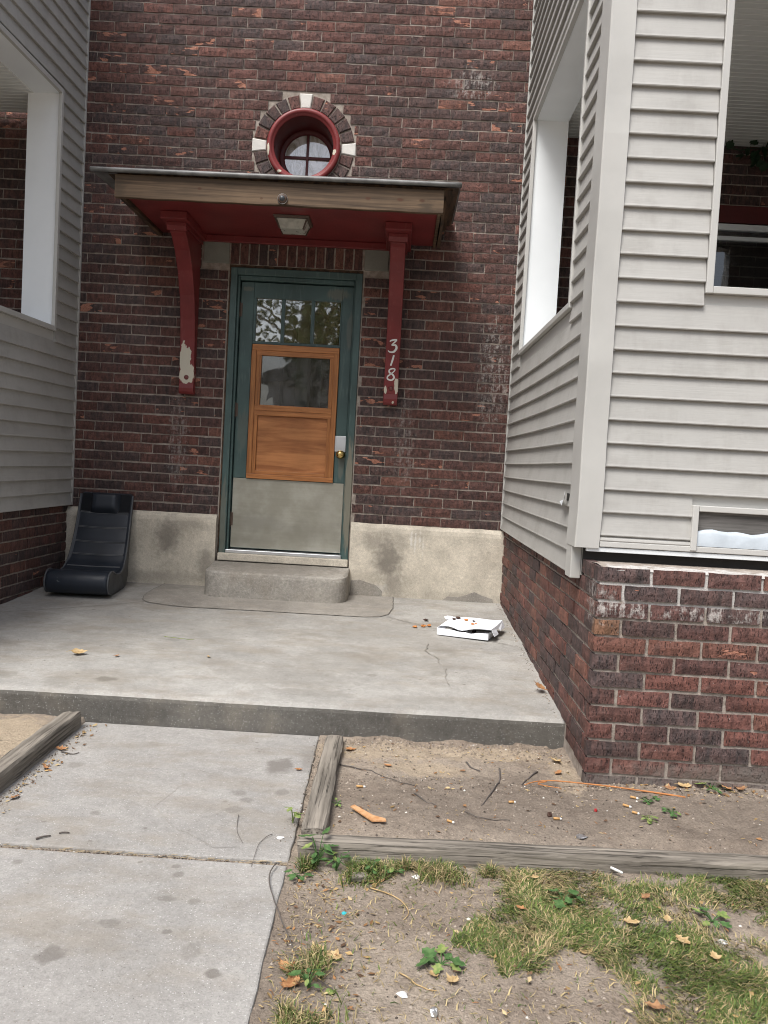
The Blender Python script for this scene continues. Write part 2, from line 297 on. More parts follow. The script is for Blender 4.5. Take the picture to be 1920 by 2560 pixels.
def attr_mat(name, rough=.6, trans=0.0, rand=.0):
    b = NB(name); a = b.n('ShaderNodeAttribute'); a.attribute_name = 'bcol'
    m_ = b.fin(a.outputs['Color'], rough, None, 0, .25)
    if trans: b.b.inputs['Subsurface Weight'].default_value = 0
    return m_
M['blade'] = attr_mat('grass_blades', .7); M['debris'] = attr_mat('ground_debris', .8)
def leafmat(name, c1, c2):
    b = NB(name); o = b.obj(); n = b.noise(o, 45, 4)
    return b.fin(b.mix(b.ramp(n, .35, .65), c1, c2), .65, b.bump(n, .3, .002), 0, .3)
M['leaf_tan'] = leafmat('dry_tan_leaf', (.36, .24, .11), (.50, .37, .20)); M['leaf_or'] = leafmat('dry_orange_leaf', (.30, .14, .06), (.42, .22, .10))
M['leaf_br'] = leafmat('dry_brown_leaf', (.20, .10, .05), (.36, .20, .10)); M['leaf_gr'] = leafmat('weed_leaf', (.04, .095, .026), (.085, .155, .05))
M['leaf_ye'] = leafmat('yellow_green_leaf', (.12, .19, .05), (.24, .27, .09)); M['bark_or'] = leafmat('orange_bark', (.42, .21, .09), (.54, .31, .16))
M['twig'] = plain('dark_twig', (.10, .085, .075), .85, .3, 40, 90, .5); M['twigo'] = plain('orange_stick', (.42, .17, .055), .7, .35, 30, 90, .4)
M['paper'] = plain('white_scrap', (.62, .61, .58), .8, .25); M['filter'] = plain('cigarette_filter', (.46, .27, .11), .8); M['teal'] = plain('teal_plastic', (.05, .45, .50), .4)
M['berry'] = plain('red_berry', (.35, .02, .02), .4); M['cone'] = plain('brown_cone', (.06, .03, .02), .8); M['foil'] = plain('crumpled_foil', (.6, .6, .6), .3, .2, 60, 60, .9, .8)
M['treeleaf'] = attr_mat('tree_leaves', .55); M['treebark'] = plain('tree_bark', (.10, .08, .06), .9, .3, 12, 30, .8)
M['crack'] = plain('dark_joint', (.11, .098, .082), .95)
M['housew'] = plain('far_house_wall', (.45, .44, .42), .7); M['roof'] = plain('far_house_roof', (.10, .09, .085), .85)

# ------------------------------------------------------------------ object helpers
class MB:
    def __init__(s): s.v = []; s.f = []; s.c = []
    def add(s, vs, fs, col=None):
        o = len(s.v); s.v += [tuple(v) for v in vs]; s.f += [tuple(i+o for i in f) for f in fs]
        if col is not None: s.c += [col]*len(fs)
    def box(s, a, b, col=None):
        x0, y0, z0 = a; x1, y1, z1 = b
        s.add([(x0,y0,z0),(x1,y0,z0),(x1,y1,z0),(x0,y1,z0),(x0,y0,z1),(x1,y0,z1),(x1,y1,z1),(x0,y1,z1)],
              [(0,3,2,1),(4,5,6,7),(0,1,5,4),(1,2,6,5),(2,3,7,6),(3,0,4,7)], col)
        return s
    def prism(s, poly, axis, a, b, col=None):
        """extrude a 2D polygon (listed counter-clockwise) along axis 0/1/2"""
        def P(q, t):
            return (t, q[0], q[1]) if axis == 0 else ((q[0], t, q[1]) if axis == 1 else (q[0], q[1], t))
        n = len(poly); s.add([P(q, a) for q in poly] + [P(q, b) for q in poly],
              [tuple(range(n-1, -1, -1)), tuple(range(n, 2*n))] + [(i, (i+1) % n, n+(i+1) % n, n+i) for i in range(n)], col)
        return s
    def tube(s, pts, rad, seg=8, col=None, caps=True):
        pts = [Vector(p) for p in pts]; n = len(pts); rad = rad if isinstance(rad, (list, tuple)) else [rad]*n
        vs = []; up = Vector((0.13, 0.21, 1)).normalized()
        for i, p in enumerate(pts):
            t = (pts[min(i+1, n-1)] - pts[max(i-1, 0)]).normalized()
            a = t.cross(up); 
            if a.length < 1e-3: a = t.cross(Vector((1, 0, 0)))
            a.normalize(); b = t.cross(a)
            for k in range(seg): q = 2*math.pi*k/seg; vs.append(p + (a*math.cos(q) + b*math.sin(q))*rad[i])
        fs = [(i*seg+k, i*seg+(k+1) % seg, (i+1)*seg+(k+1) % seg, (i+1)*seg+k) for i in range(n-1) for k in range(seg)]
        if caps: fs += [tuple(range(seg-1, -1, -1)), tuple(range((n-1)*seg, n*seg))]
        s.add(vs, fs, col); return s
    def lathe(s, prof, seg, M4, col=None):
        """profile of (r, h) revolved about local z, transformed by M4"""
        vs = []; n = len(prof)
        for r, h in prof:
            for k in range(seg): q = 2*math.pi*k/seg; vs.append(M4 @ Vector((r*math.cos(q), r*math.sin(q), h)))
        fs = [(i*seg+k, i*seg+(k+1) % seg, (i+1)*seg+(k+1) % seg, (i+1)*seg+k) for i in range(n-1) for k in range(seg)]
        s.add(vs, fs, col); return s
    def mesh(s, name, mat, smooth=False):
        me = bpy.data.meshes.new(name); me.from_pydata(s.v, [], s.f)
        if mat is not None: me.materials.append(mat)
        if s.c and len(s.c) == len(s.f):
            at = me.attributes.new('bcol', 'FLOAT_COLOR', 'FACE'); flat = []
            for c in s.c: flat += list(c) if len(c) == 4 else list(c) + [0.0]
            at.data.foreach_set('color', flat)
        me.validate(); bm = bmesh.new(); bm.from_mesh(me)
        if len(s.f) < 60000: bmesh.ops.recalc_face_normals(bm, faces=bm.faces)
        bm.to_mesh(me); bm.free()
        if smooth: me.polygons.foreach_set('use_smooth', [True]*len(me.polygons))
        me.update(); return me
def add(name, me, parent=None, loc=None, rot=None, scale=None):
    o = bpy.data.objects.new(name, me); COL.objects.link(o)
    if parent is not None: o.parent = parent
    if loc is not None: o.location = loc
    if rot is not None: o.rotation_euler = rot
    if scale is not None: o.scale = scale
    return o
def build(mb, name, mat, parent=None, smooth=False, bevel=0.0, seg=2):
    me = mb.mesh(name, mat, smooth); o = add(name, me, parent)
    if bevel:
        md = o.modifiers.new('bevel', 'BEVEL'); md.width = bevel; md.segments = seg; md.limit_method = 'ANGLE'; md.angle_limit = math.radians(40)
    return o
def tag(o, label, cat, group=None):
    o['label'] = label; o['category'] = cat
    if group: o['group'] = group
    return o
def thing(name, label, cat, loc=(0,0,0), group=None):
    return tag(add(name, None, None, loc), label, cat, group)
def struct(o): o['kind'] = 'structure'; return o
def bxo(name, a, b, mat, parent=None, bevel=0.0):
    return build(MB().box(a, b), name, M[mat], parent, False, bevel)
def smoothstep(a, b, x):
    t = max(0, min(1, (x-a)/(b-a))); return t*t*(3-2*t)
SL = 0.0459                      # fall of the porch slab towards the front
def slab_z(y): return SL*y

# ================================================================== SETTING: ground, walkway, porch slab
def fbm(x, y, s, o=4): return mnoise.fractal(Vector((x*s, y*s, 1.7)), 1.0, 2.0, o)
def ground_h(x, y):
    z = -.268 + .010*fbm(x, y, 2.1) + .004*fbm(x+9, y, 11) + .0022*fbm(x, y+5, 45, 3)
    if 0.96 < x and -3.80 < y < -2.4:                                    # raised planting bed
        k = smoothstep(1.08, 1.3, x)*smoothstep(-3.78, -3.6, y)
        z += .020*k + .003*smoothstep(-3.0, -2.72, y)*k + .028*smoothstep(2.0, 2.5, x)*k + .012*k*fbm(x, y, 6) + .006*k*fbm(x+3, y, 24, 4) + .012*k*smoothstep(-3.0, -2.72, y)*max(0, fbm(x+1, y, 17, 3))
    if x < -.10 and y > -4.2: z += .028 + .008*fbm(x, y, 6)               # bed behind the left timber
    if 1.0 <= x < 1.3 and y < -2.6: z += .002*smoothstep(1.3, 1.02, x)
    if -.09 < x < .985 and -6.5 < y < -2.55: z -= .05                    # bed of the walkway
    return z
def axis_pts(lo, hi, fa, fb, step, far):
    l = []; v = fa; d = step
    while v > lo: d *= 1.6; v -= d; l.append(max(v, lo))
    l = l[::-1]; n = int((fb-fa)/step); l += [fa + i*step for i in range(n+1)]; v = l[-1]; d = step
    while v < hi: d *= 1.6; v += d; l.append(min(v, hi))
    return l
xs = axis_pts(-90, 90, -.7, 3.1, .0125, 0); ys = axis_pts(-120, 30, -5.0, -2.6, .0125, 0)
vs = [(x, y, ground_h(x, y) if y < -2.5 else -.35) for y in ys for x in xs]; nx = len(xs)
fs = [(j*nx+i, j*nx+i+1, (j+1)*nx+i+1, (j+1)*nx+i) for j in range(len(ys)-1) for i in range(nx-1)]
g = MB(); g.add(vs, fs); me = bpy.data.meshes.new('ground'); me.from_pydata(vs, [], fs); me.materials.append(M['soil']); me.polygons.foreach_set('use_smooth', [True]*len(fs)); me.update()
struct(add('ground', me))
# walkway: two slabs, filled joint between
walk = struct(bxo('walkway', (-.06, -6.6, -.36), (.985, -2.66, -.272), 'soil'))
def wslab(x0a, x1a, y0, x0b, x1b, y1):
    mb = MB(); n = 26; z1 = -.2585
    L = [(x0a + (x0b-x0a)*t/n, y0 + (y1-y0)*t/n) for t in range(n+1)]; Rr = [(x1a + (x1b-x1a)*t/n + .0015*math.sin(t*2.3)+.001*math.sin(t*5.1), y0 + (y1-y0)*t/n) for t in range(n+1)]
    mb.prism(L[::-1][0:1] + L[::-1][1:] + Rr, 2, -.35, z1)
    return build(mb, 'concrete_slab', M['walk'], walk, False, .006)
wslab(-.10, 1.008, -3.882, -.10, .985, -2.642)
wslab(-.10, 1.06, -6.6, -.10, 1.006, -3.912)
# hairline crack around an old patch in the upper slab
def ribbon(pts, wd, z, name, mat, parent, jit=.004, zf=None, rs=3):
    rr = random.Random(rs); P = []
    for i in range(len(pts)-1):
        a, b = Vector(pts[i]), Vector(pts[i+1]); n = max(2, int((b-a).length/.03))
        for k in range(n): P.append(a.lerp(b, k/n) + Vector((rr.uniform(-jit, jit), rr.uniform(-jit, jit))))
    P.append(Vector(pts[-1])); mb = MB(); V = []
    for i, p in enumerate(P):
        t = (P[min(i+1, len(P)-1)] - P[max(i-1, 0)]).normalized(); q = Vector((-t.y, t.x))*wd*.5*rr.uniform(.5, 1.25)
        for s in (1, -1): c = p + q*s; V.append((c.x, c.y, zf(c.y) if zf else z))
    mb.add(V, [(2*i, 2*i+1, 2*i+3, 2*i+2) for i in range(len(P)-1)])
    return build(mb, name, M[mat], parent)
ribbon([(.267,-2.8),(.368,-3.036),(.506,-3.219),(.525,-3.322),(.481,-3.54),(.587,-3.693),(.70,-3.77),(.751,-3.821),(.84,-3.809)], .0022, -.2575, 'crack', 'patch', walk)
# porch slab (sloping), riser in front
YS = -2.634; ZS = slab_z(YS)
mb = MB(); prof = [(0.05, -.45), (YS+.012, -.45), (YS, ZS-.06), (YS, ZS-.022), (YS+.010, ZS-.006), (YS+.028, ZS+.0005), (0.05, .002)]
prof = [(0.05, -.45), (YS, -.45), (YS, ZS-.030), (YS+.004, ZS-.014), (YS+.014, ZS-.004), (YS+.032, slab_z(YS+.032)), (0.05, slab_z(.05))]
N = 60; X0, X1 = -2.9, 2.13; V = []
for i in range(N+1):
    x = X0 + (X1-X0)*i/N
    for (y, z) in prof: V.append((x, y + (.004*fbm(x, z*3, 6) if y < YS+.02 else 0), z + (.002*fbm(x+4, y, 5) if y < -1 and z > -.2 else 0)))
n = len(prof); F = [(i*n+k, i*n+k+1, (i+1)*n+k+1, (i+1)*n+k) for i in range(N) for k in range(n-1)]
mb.add(V, F); slab = struct(build(mb, 'porch_slab', M['slab']))
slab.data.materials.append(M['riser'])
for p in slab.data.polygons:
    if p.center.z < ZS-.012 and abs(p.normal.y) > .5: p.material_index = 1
sz = lambda y: slab_z(y)+.003
patch = [(-.463,-.02),(-.49,-.35),(-.483,-.502),(-.455,-.64),(-.391,-.716),(-.25,-.765),(-.116,-.79),(.364,-.78),(.75,-.78),(1.097,-.776),(1.2,-.745),(1.26,-.66),(1.29,-.448),(1.285,-.02)]
mb = MB(); mb.add([(x, y, sz(y)) for x, y in patch], [tuple(range(len(patch)-1, -1, -1))]); build(mb, 'concrete_patch', M['patch'], slab)
zc = lambda y: slab_z(y)+.0055
ribbon(patch, .005, 0, 'crack', 'crack', slab, .003, zc, 5)
ribbon([(-1.23,-1.29),(-.86,-1.05),(-.548,-.83),(-.42,-.70)], .005, 0, 'crack', 'crack', slab, .004, zc, 6)
ribbon([(1.254,-.735),(1.486,-.93),(1.78,-1.15),(2.09,-1.37)], .005, 0, 'crack', 'crack', slab, .004, zc, 7)
ribbon([(1.52,-1.40),(1.49,-1.55),(1.57,-1.72),(1.56,-1.80)], .006, 0, 'crack', 'patch', slab, .006, zc, 8)
ribbon([(1.60,-1.9),(1.585,-2.1),(1.60,-2.2)], .005, 0, 'crack', 'patch', slab, .006, zc, 9)

# ================================================================== BRICKWORK helper
BL, BH, BP = .2155, .0628, .0742          # brick length, height, course pitch
def brick_mesh(seed, L, H, D=.05):
    r = random.Random(seed); mb = MB(); nxx, nzz = 5, 3; V = []
    for j in range(nzz):
        for i in range(nxx):
            x = -L/2 + L*i/(nxx-1); z = -H/2 + H*j/(nzz-1); e = (i in (0, nxx-1)) or (j in (0, nzz-1))
            x += r.uniform(-.002, .002) if e else r.uniform(-.01, .01); z += r.uniform(-.0018, .0018)
            V.append((x, (.0032 if e else 0) + r.uniform(-.0008, .0008), z))
    F = [(j*nxx+i, j*nxx+i+1, (j+1)*nxx+i+1, (j+1)*nxx+i) for j in range(nzz-1) for i in range(nxx-1)]
    loop = [i for i in range(nxx)] + [j*nxx+nxx-1 for j in range(1, nzz)] + [(nzz-1)*nxx+i for i in range(nxx-2, -1, -1)] + [j*nxx for j in range(nzz-2, 0, -1)]
    o = len(V); V += [(V[k][0], D, V[k][2]) for k in loop]; n = len(loop)
    F += [(loop[k], o+k, o+(k+1) % n, loop[(k+1) % n]) for k in range(n)]
    mb.add(V, F); return mb
BV = [brick_mesh(40+i, BL, BH) for i in range(5)]
BM = [v.mesh('brick', M['brick'], True) for v in BV]
def shade(mes):
    for m_ in mes:
        m_.polygons.foreach_set('use_smooth', [False]*len(m_.polygons)); m_.update()
shade(BM)
PAL = [(.092, .047, .040), (.074, .040, .036), (.100, .050, .042), (.066, .046, .043), (.060, .047, .046), (.112, .054, .044), (.084, .046, .041)]
def brick_col(rr, dark=0.0, red=0.0, spall=.07, bright=1.0):
    if rr.random() < dark: c = rr.choice(PAL[3:5])
    elif rr.random() < red: c = rr.choice([(.135, .058, .046), (.115, .052, .043), (.15, .070, .052)])
    else: c = rr.choice(PAL)
    k = rr.uniform(.80, 1.22)*bright; a = rr.uniform(.40, .62) if rr.random() < spall else rr.uniform(0, .22)
    return (c[0]*k, c[1]*k, c[2]*k, a)
def put_brick(parent, mat4, sx, col, rr, bm=BM, base=BL):
    o = bpy.data.objects.new('brick', rr.choice(bm)); COL.objects.link(o); o.parent = parent
    o.matrix_local = mat4 @ Matrix.Diagonal((sx, 1, 1, 1)); o.color = col; return o
def join_brick(mb, mat4, sx, col, rr, bv=BV):
    v = rr.choice(bv); mm = mat4 @ Matrix.Diagonal((sx, 1, 1, 1)); mb.add([mm @ Vector(q) for q in v.v], v.f, col)

# ================================================================== APARTMENT BUILDING (brick facade with the entrance)
bld = thing('apartment_building', 'dark brown brick facade with a green entrance door under a red canopy', 'building')
XL, XR = -1.2308, 2.1002
DX0, DX1, DZ0, DZ1 = -.085, .925, .20, 2.446          # structural door opening
WC, WZ, WR = .43, 3.335, .275                          # round window
YM = .0085                                              # mortar plane
mb = MB()
def wallrect(x0, x1, z0, z1): mb.add([(x0, YM, z0), (x1, YM, z0), (x1, YM, z1), (x0, YM, z1)], [(0, 1, 2, 3)])
TOPZ = 5.4; WX0, WX1 = -3.0, 5.6
wallrect(WX0, DX0, -.4, DZ1); wallrect(DX1, WX1, -.4, DZ1); wallrect(DX0, DX1, -.4, DZ0)
hx0, hx1, hz0, hz1 = WC-.5, WC+.5, WZ-.5, WZ+.5
wallrect(WX0, WX1, DZ1, hz0); wallrect(WX0, hx0, hz0, hz1); wallrect(hx1, WX1, hz0, hz1); wallrect(WX0, WX1, hz1, TOPZ)
K = 64; V = []
for k in range(K):
    a = 2*math.pi*k/K; c, s_ = math.cos(a), math.sin(a); q = .5/max(abs(c), abs(s_))
    V += [(WC+.262*c, YM, WZ+.262*s_), (WC+q*c, YM, WZ+q*s_)]
mb.add(V, [(2*k, 2*k+1, (2*k+3) % (2*K), (2*k+2) % (2*K)) for k in range(K)])
mb.add([(WX0, .30, -.4), (WX1, .30, -.4), (WX1, .30, DZ0), (WX0, .30, DZ0)], [(0, 1, 2, 3)])
wall = build(mb, 'wall', M['mortar'], bld)
rr = random.Random(11); rows = []
z = .552; k = 0
while z < 5.0:
    x = XL - .02 - (.11 if k % 2 else 0) - rr.uniform(0, .03); 
    while x < XR:
        L = BL + rr.uniform(-.006, .006)
        rows.append((max(x, XL), min(x+L, XR), z, k)); x += L + .0062
    k += 1; z += BP
for zz0, xa, xb in ((1.75, -2.6, -1.40), (1.75, 2.29, 5.3)):      # brick seen through the porch openings
    z = .552; k = 0
    while z < 3.6:
        if z > zz0:
            x = xa - (.11 if k % 2 else 0)
            while x < xb: rows.append((x, x+BL, z, -1)); x += BL + .0062
        z += BP; k += 1
cand = []
for (x0, x1, z0, k) in rows:
    zc_ = z0 + BH/2; segs = [(x0, x1)]
    def cut(segs, a, b):
        o = []
        for (p, q) in segs:
            if q <= a or p >= b: o.append((p, q)); continue
            if p < a: o.append((p, a-.006))
            if q > b: o.append((b+.006, q))
        return o
    if z0 < 2.44: segs = cut(segs, DX0-.004, DX1+.004)
    if z0 < 2.60 and z0+BH > 2.446: segs = cut(segs, -.295, 1.118)
    dz = max(0, abs(zc_-WZ)-BH*.35)
    if dz < .385: hc = math.sqrt(.385**2-dz*dz); segs = cut(segs, WC-hc, WC+hc)
    if k == -1 and 2.0 < 1: segs = []
    for (p, q) in segs:
        if q-p > .018: cand.append(((p+q)/2, q-p, zc_, k))
def hidden(c):
    x, L, zc_, k = c
    if k == -1: return True
    if x < XL+.06 or x > XR-.06 or L < .08: return True
    if -.62 < x < 1.45 and 2.52 < zc_ < 3.0: return True
    return False
vis = sorted([c for c in cand if not hidden(c)], key=lambda c: (Vector((c[0], 0, c[2])) - CAM).length)
chosen = set(id(c) for c in vis[:300])
fm = MB()
for c in cand:
    x, L, zc_, k = c
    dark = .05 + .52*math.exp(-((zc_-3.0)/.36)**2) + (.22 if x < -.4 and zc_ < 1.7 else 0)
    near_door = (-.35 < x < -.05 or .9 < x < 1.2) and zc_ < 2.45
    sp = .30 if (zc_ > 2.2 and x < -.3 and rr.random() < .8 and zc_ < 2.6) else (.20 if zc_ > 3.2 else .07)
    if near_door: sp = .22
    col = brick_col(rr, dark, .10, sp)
    mt = Matrix.Translation((x, rr.uniform(-.003, .003), zc_ + rr.uniform(-.0015, .0015))) @ Matrix.Rotation(rr.uniform(-.006, .006), 4, 'Y')
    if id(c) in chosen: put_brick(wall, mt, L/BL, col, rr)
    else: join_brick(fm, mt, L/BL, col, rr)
o = build(fm, 'brickwork', M['brick_field'], wall); o['kind'] = 'stuff'
# plinth band
def plinth(x0, x1, seed):
    mb = MB(); r = random.Random(seed); n = 24; pr = [(-.040, -.08), (-.042, .49), (-.036, .522), (-.010, .548), (.02, .552)]
    V = []
    for i in range(n+1):
        x = x0 + (x1-x0)*i/n
        for (y, z) in pr: V.append((x, y + .003*fbm(x+seed, z*4, 5), z + (.004*fbm(x*1.0+seed, 3, 9) if z > .4 else 0)))
    k = len(pr); mb.add(V, [(i*k+j, (i+1)*k+j, (i+1)*k+j+1, i*k+j+1) for i in range(n) for j in range(k-1)] + [tuple(range(k)), tuple(n*k+j for j in range(k-1, -1, -1))])
    return build(mb, 'plinth', M['plinth'], bld)
plinth(XL-.02, -.092, 3); plinth(.936, XR+.02, 8)
ch = MB(); ch.prism([(1.66,.0),(1.70,.03),(1.78,.028),(1.84,.05),(1.90,.075),(1.96,.05),(2.04,.03),(2.06,-.05),(1.66,-.06)], 1, -.046, -.030); build(ch, 'broken_edge', M['patch'], bld)
ch = MB(); ch.prism([(.955,-.02),(.96,.11),(1.02,.12),(1.09,.10),(1.15,.085),(1.2,.04),(1.2,-.04)], 1, -.048, -.030); build(ch, 'broken_edge', M['step'], bld)
# lintel: soldier course with a grey stone at each end
lin = bxo('lintel', (-.292, .014, 2.444), (1.114, .05, 2.66), 'mortar', bld)
x = -.079; SB = [brick_mesh(90+i, .196, .060) for i in range(3)]; SBM = [v.mesh('brick', M['brick']) for v in SB]
while x < .92:
    put_brick(lin, Matrix.Translation((x+.030, rr.uniform(-.003, .002), 2.548)) @ Matrix.Rotation(math.pi/2, 4, 'Y'), 1, brick_col(rr, .05, .35, .03, .95), rr, SBM); x += .0716
bxo('lintel_stone', (-.284, -.006, 2.450), (-.092, .03, 2.64), 'stoned', lin, .004); bxo('lintel_stone', (.930, -.006, 2.452), (1.110, .03, 2.64), 'stoned', lin, .004)
# ------------------------------------------------------------------ round window
rw = MB(); TR = Matrix.Translation((WC, 0, WZ)) @ Matrix.Rotation(math.pi/2, 4, 'X')      # local z -> -Y (towards the viewer)
rw.lathe([(.262, .002), (.276, .004), (.276, .022), (.268, .034), (.246, .036), (.240, .028), (.236, .024), (.228, .022), (.222, .014)], 64, TR)
rwo = build(rw, 'round_window', M['red'], bld, True)
rwo['label'] = 'round window with dark red frame, ringed by radial bricks and white stones'
for p in rwo.data.polygons:
    pass
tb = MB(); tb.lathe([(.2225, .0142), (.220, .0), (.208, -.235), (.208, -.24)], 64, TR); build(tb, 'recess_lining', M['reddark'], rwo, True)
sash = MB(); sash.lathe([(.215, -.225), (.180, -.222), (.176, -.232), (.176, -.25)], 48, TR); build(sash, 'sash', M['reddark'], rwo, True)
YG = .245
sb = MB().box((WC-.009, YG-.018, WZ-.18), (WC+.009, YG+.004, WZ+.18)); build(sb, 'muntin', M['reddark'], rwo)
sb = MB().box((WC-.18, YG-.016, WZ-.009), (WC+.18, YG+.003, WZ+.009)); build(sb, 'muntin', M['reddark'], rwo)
for qx in (0, 1):
    for qz in (0, 1):
        a0 = {(1,1): 0, (0,1): 90, (0,0): 180, (1,0): 270}[(qx, qz)]; mb = MB(); V = [(WC, YG, WZ)]
        t = random.Random(qx*2+qz); tx, tz = t.uniform(-.02, .02), t.uniform(-.02, .02)
        for k in range(11): a = math.radians(a0 + 9*k); dx, dz = .178*math.cos(a), .178*math.sin(a); V.append((WC+dx, YG + tx*dx + tz*dz, WZ+dz))
        mb.add(V, [tuple(range(11, -1, -1))]); build(mb, 'pane', M['glass_round'], rwo)
bk = MB(); bk.lathe([(.21, -.30), (.0, -.30)], 24, TR); build(bk, 'room_behind', M['dark'], rwo)
NV = 24
for k in range(NV):
    a = 2*math.pi*k/NV + math.pi/2; white = k % 6 == 0
    r0, r1 = .282, .376 + (.012 if white else 0); hw0, hw1 = (.034, .046) if not white else (.036, .052)
    hw0 *= .92; hw1 *= .92
    ca, sa = math.cos(a), math.sin(a); t = (-sa, ca)
    def PT(r, h, y): return (WC + r*ca + h*t[0], y, WZ + r*sa + h*t[1])
    j = rr.uniform(-.004, .004); yf = -.004 + j
    V = [PT(r0, -hw0, yf+.004), PT(r0, hw0, yf+.004), PT(r1, hw1, yf+.004), PT(r1, -hw1, yf+.004), PT(r0+.006, -hw0*.85, yf), PT(r0+.006, hw0*.85, yf), PT(r1-.006, hw1*.88, yf), PT(r1-.006, -hw1*.88, yf),
         PT(r0, -hw0, .05), PT(r0, hw0, .05), PT(r1, hw1, .05), PT(r1, -hw1, .05)]
    mb = MB(); mb.add(V, [(4,5,6,7), (0,1,5,4), (1,2,6,5), (2,3,7,6), (3,0,4,7), (0,8,9,1), (1,9,10,2), (2,10,11,3), (3,11,8,0)])
    o = build(mb, 'keystone' if white else 'brick', M['stone'] if white else M['brick'], rwo)
    o.color = brick_col(rr, .45, .1, .12, 1.25)
# ------------------------------------------------------------------ door frame, door
fr = MB()
def frame_bar(a, b): fr.box(a, b)
FY = -.004
fr.box((-.072, FY, .215), (-.022, .14, 2.425)); fr.box((.873, FY, .215), (.923, .14, 2.425)); fr.box((-.022, FY, 2.372), (.873, .14, 2.425))
fr.box((-.022, .022, .235), (-.004, .14, 2.372)); fr.box((.862, .022, .235), (.873, .14, 2.372)); fr.box((-.004, .022, 2.338), (.862, .14, 2.372))
build(fr, 'door_frame', M['green'], bld, False, .004)
bxo('frame_gap_shade', (-.18, .0095, .18), (-.0725, .16, 2.50), 'oldwood', bld); bxo('frame_gap_shade', (.9235, .0095, .18), (1.02, .16, 2.50), 'oldwood', bld); bxo('frame_gap_shade', (-.072, .0095, 2.4255), (.923, .16, 2.50), 'oldwood', bld)  # dark filler boxes whose colour stands in for the shaded gap round the frame
bxo('threshold', (-.075, -.03, .205), (.925, .12, .262), 'plinth', bld, .006)
bxo('sill_strip', (-.02, -.012, .263), (.87, .10, .290), 'steel', bld, .004)
door = bxo('door', (0, .062, .298), (.860, .105, .842), 'green', bld)
door['label'] = 'worn green entrance door with three panes and patched orange wood'
def dpart(name, a, b, mat, bev=.003): return bxo(name, a, b, mat, door, bev)
Y0, Y1 = .058, .10
dpart('stile', (0, Y0, .842), (.100, Y1, 2.332), 'green'); dpart('stile', (.775, Y0, .842), (.860, Y1, 2.332), 'green')
dpart('rail', (.1005, Y0, 2.216), (.7745, Y1, 2.332), 'green'); dpart('rail', (.1005, Y0+.001, 1.868), (.7745, Y1, 1.890), 'green')
dpart('muntin', (.1005, Y0+.001, 1.8905), (.119, Y1, 2.2155), 'green'); dpart('muntin', (.314, Y0+.001, 1.8905), (.339, Y1, 2.2155), 'green'); dpart('muntin', (.541, Y0+.001, 1.8905), (.566, Y1, 2.2155), 'green'); dpart('muntin', (.765, Y0+.001, 1.8905), (.7745, Y1, 2.2155), 'green')
for i, (a, b_) in enumerate(((.119, .314), (.339, .541), (.566, .765))):
    mb = MB(); t = (.0012, -.0015, .001)[i]; mb.add([(a, .080+t, 1.8905), (b_, .080, 1.8905), (b_, .080-t, 2.2155), (a, .080, 2.2155)], [(0, 1, 2, 3)]); build(mb, 'pane', M['glass'], door)
# orange wooden infill
YW = .040
dpart('wood_rail', (.108, YW, 1.822), (.772, Y1, 1.866), 'orange_h', .002); dpart('wood_rail', (.104, YW, .842), (.773, Y1, .878), 'orange_h', .002)
dpart('wood_stile', (.104, YW+.001, .8785), (.142, Y1, 1.8215), 'orange_v', .002); dpart('wood_stile', (.735, YW+.001, .8785), (.773, Y1, 1.8215), 'orange_v', .002)
dpart('wood_rail', (.1425, YW+.003, 1.365), (.7345, Y1, 1.408), 'orange_h', .002); dpart('glazing_bead', (.1425, YW+.008, 1.784), (.7345, Y1, 1.8215), 'orange_h', .002)
dpart('glazing_bead', (.1425, YW+.009, 1.4085), (.180, Y1, 1.7835), 'orange_v', .002); dpart('glazing_bead', (.705, YW+.009, 1.4085), (.7345, Y1, 1.7835), 'orange_v', .002)
dpart('glazing_bead', (.1425, YW+.007, 1.328), (.7345, Y1, 1.3645), 'orange_h', .002); dpart('glazing_bead', (.1425, YW+.008, .8785), (.170, Y1, 1.3275), 'orange_v', .002); dpart('glazing_bead', (.708, YW+.008, .8785), (.7345, Y1, 1.3275), 'orange_v', .002)
dpart('glazing_bead', (.1705, YW+.009, .8785), (.7075, Y1, .905), 'orange_h', .002)
dpart('plywood_panel', (.1705, .066, .9055), (.7075, Y1, 1.3275), 'ply', 0)
mb = MB(); mb.add([(.18, .072, 1.409), (.705, .072, 1.409), (.705, .0735, 1.7835), (.18, .072, 1.7835)], [(0, 1, 2, 3)]); build(mb, 'pane', M['glass_big'], door)
kp = dpart('kick_plate', (.004, .056, .302), (.858, .0615, .838), 'kick', .001)
lk = dpart('lock_plate', (.768, .052, 1.082), (.858, .0575, 1.202), 'steel', .002)
kn = MB(); TK = Matrix.Translation((.822, .058, 1.062)) @ Matrix.Rotation(math.pi/2, 4, 'X')
kn.lathe([(.0, 0), (.034, 0), (.034, .005), (.020, .010), (.011, .014), (.011, .030), (.022, .034), (.030, .044), (.031, .055), (.025, .066), (.012, .072), (.0, .073)], 24, TK); build(kn, 'knob', M['brass'], door, True)
for z in (.52, 1.36, 2.12):
    hg = MB(); hg.tube([(-.006, .052, z-.055), (-.006, .052, z+.055)], .009, 10); hg.box((-.004, .054, z-.05), (.016, .060, z+.05)); build(hg, 'hinge', M['bronze'], door)
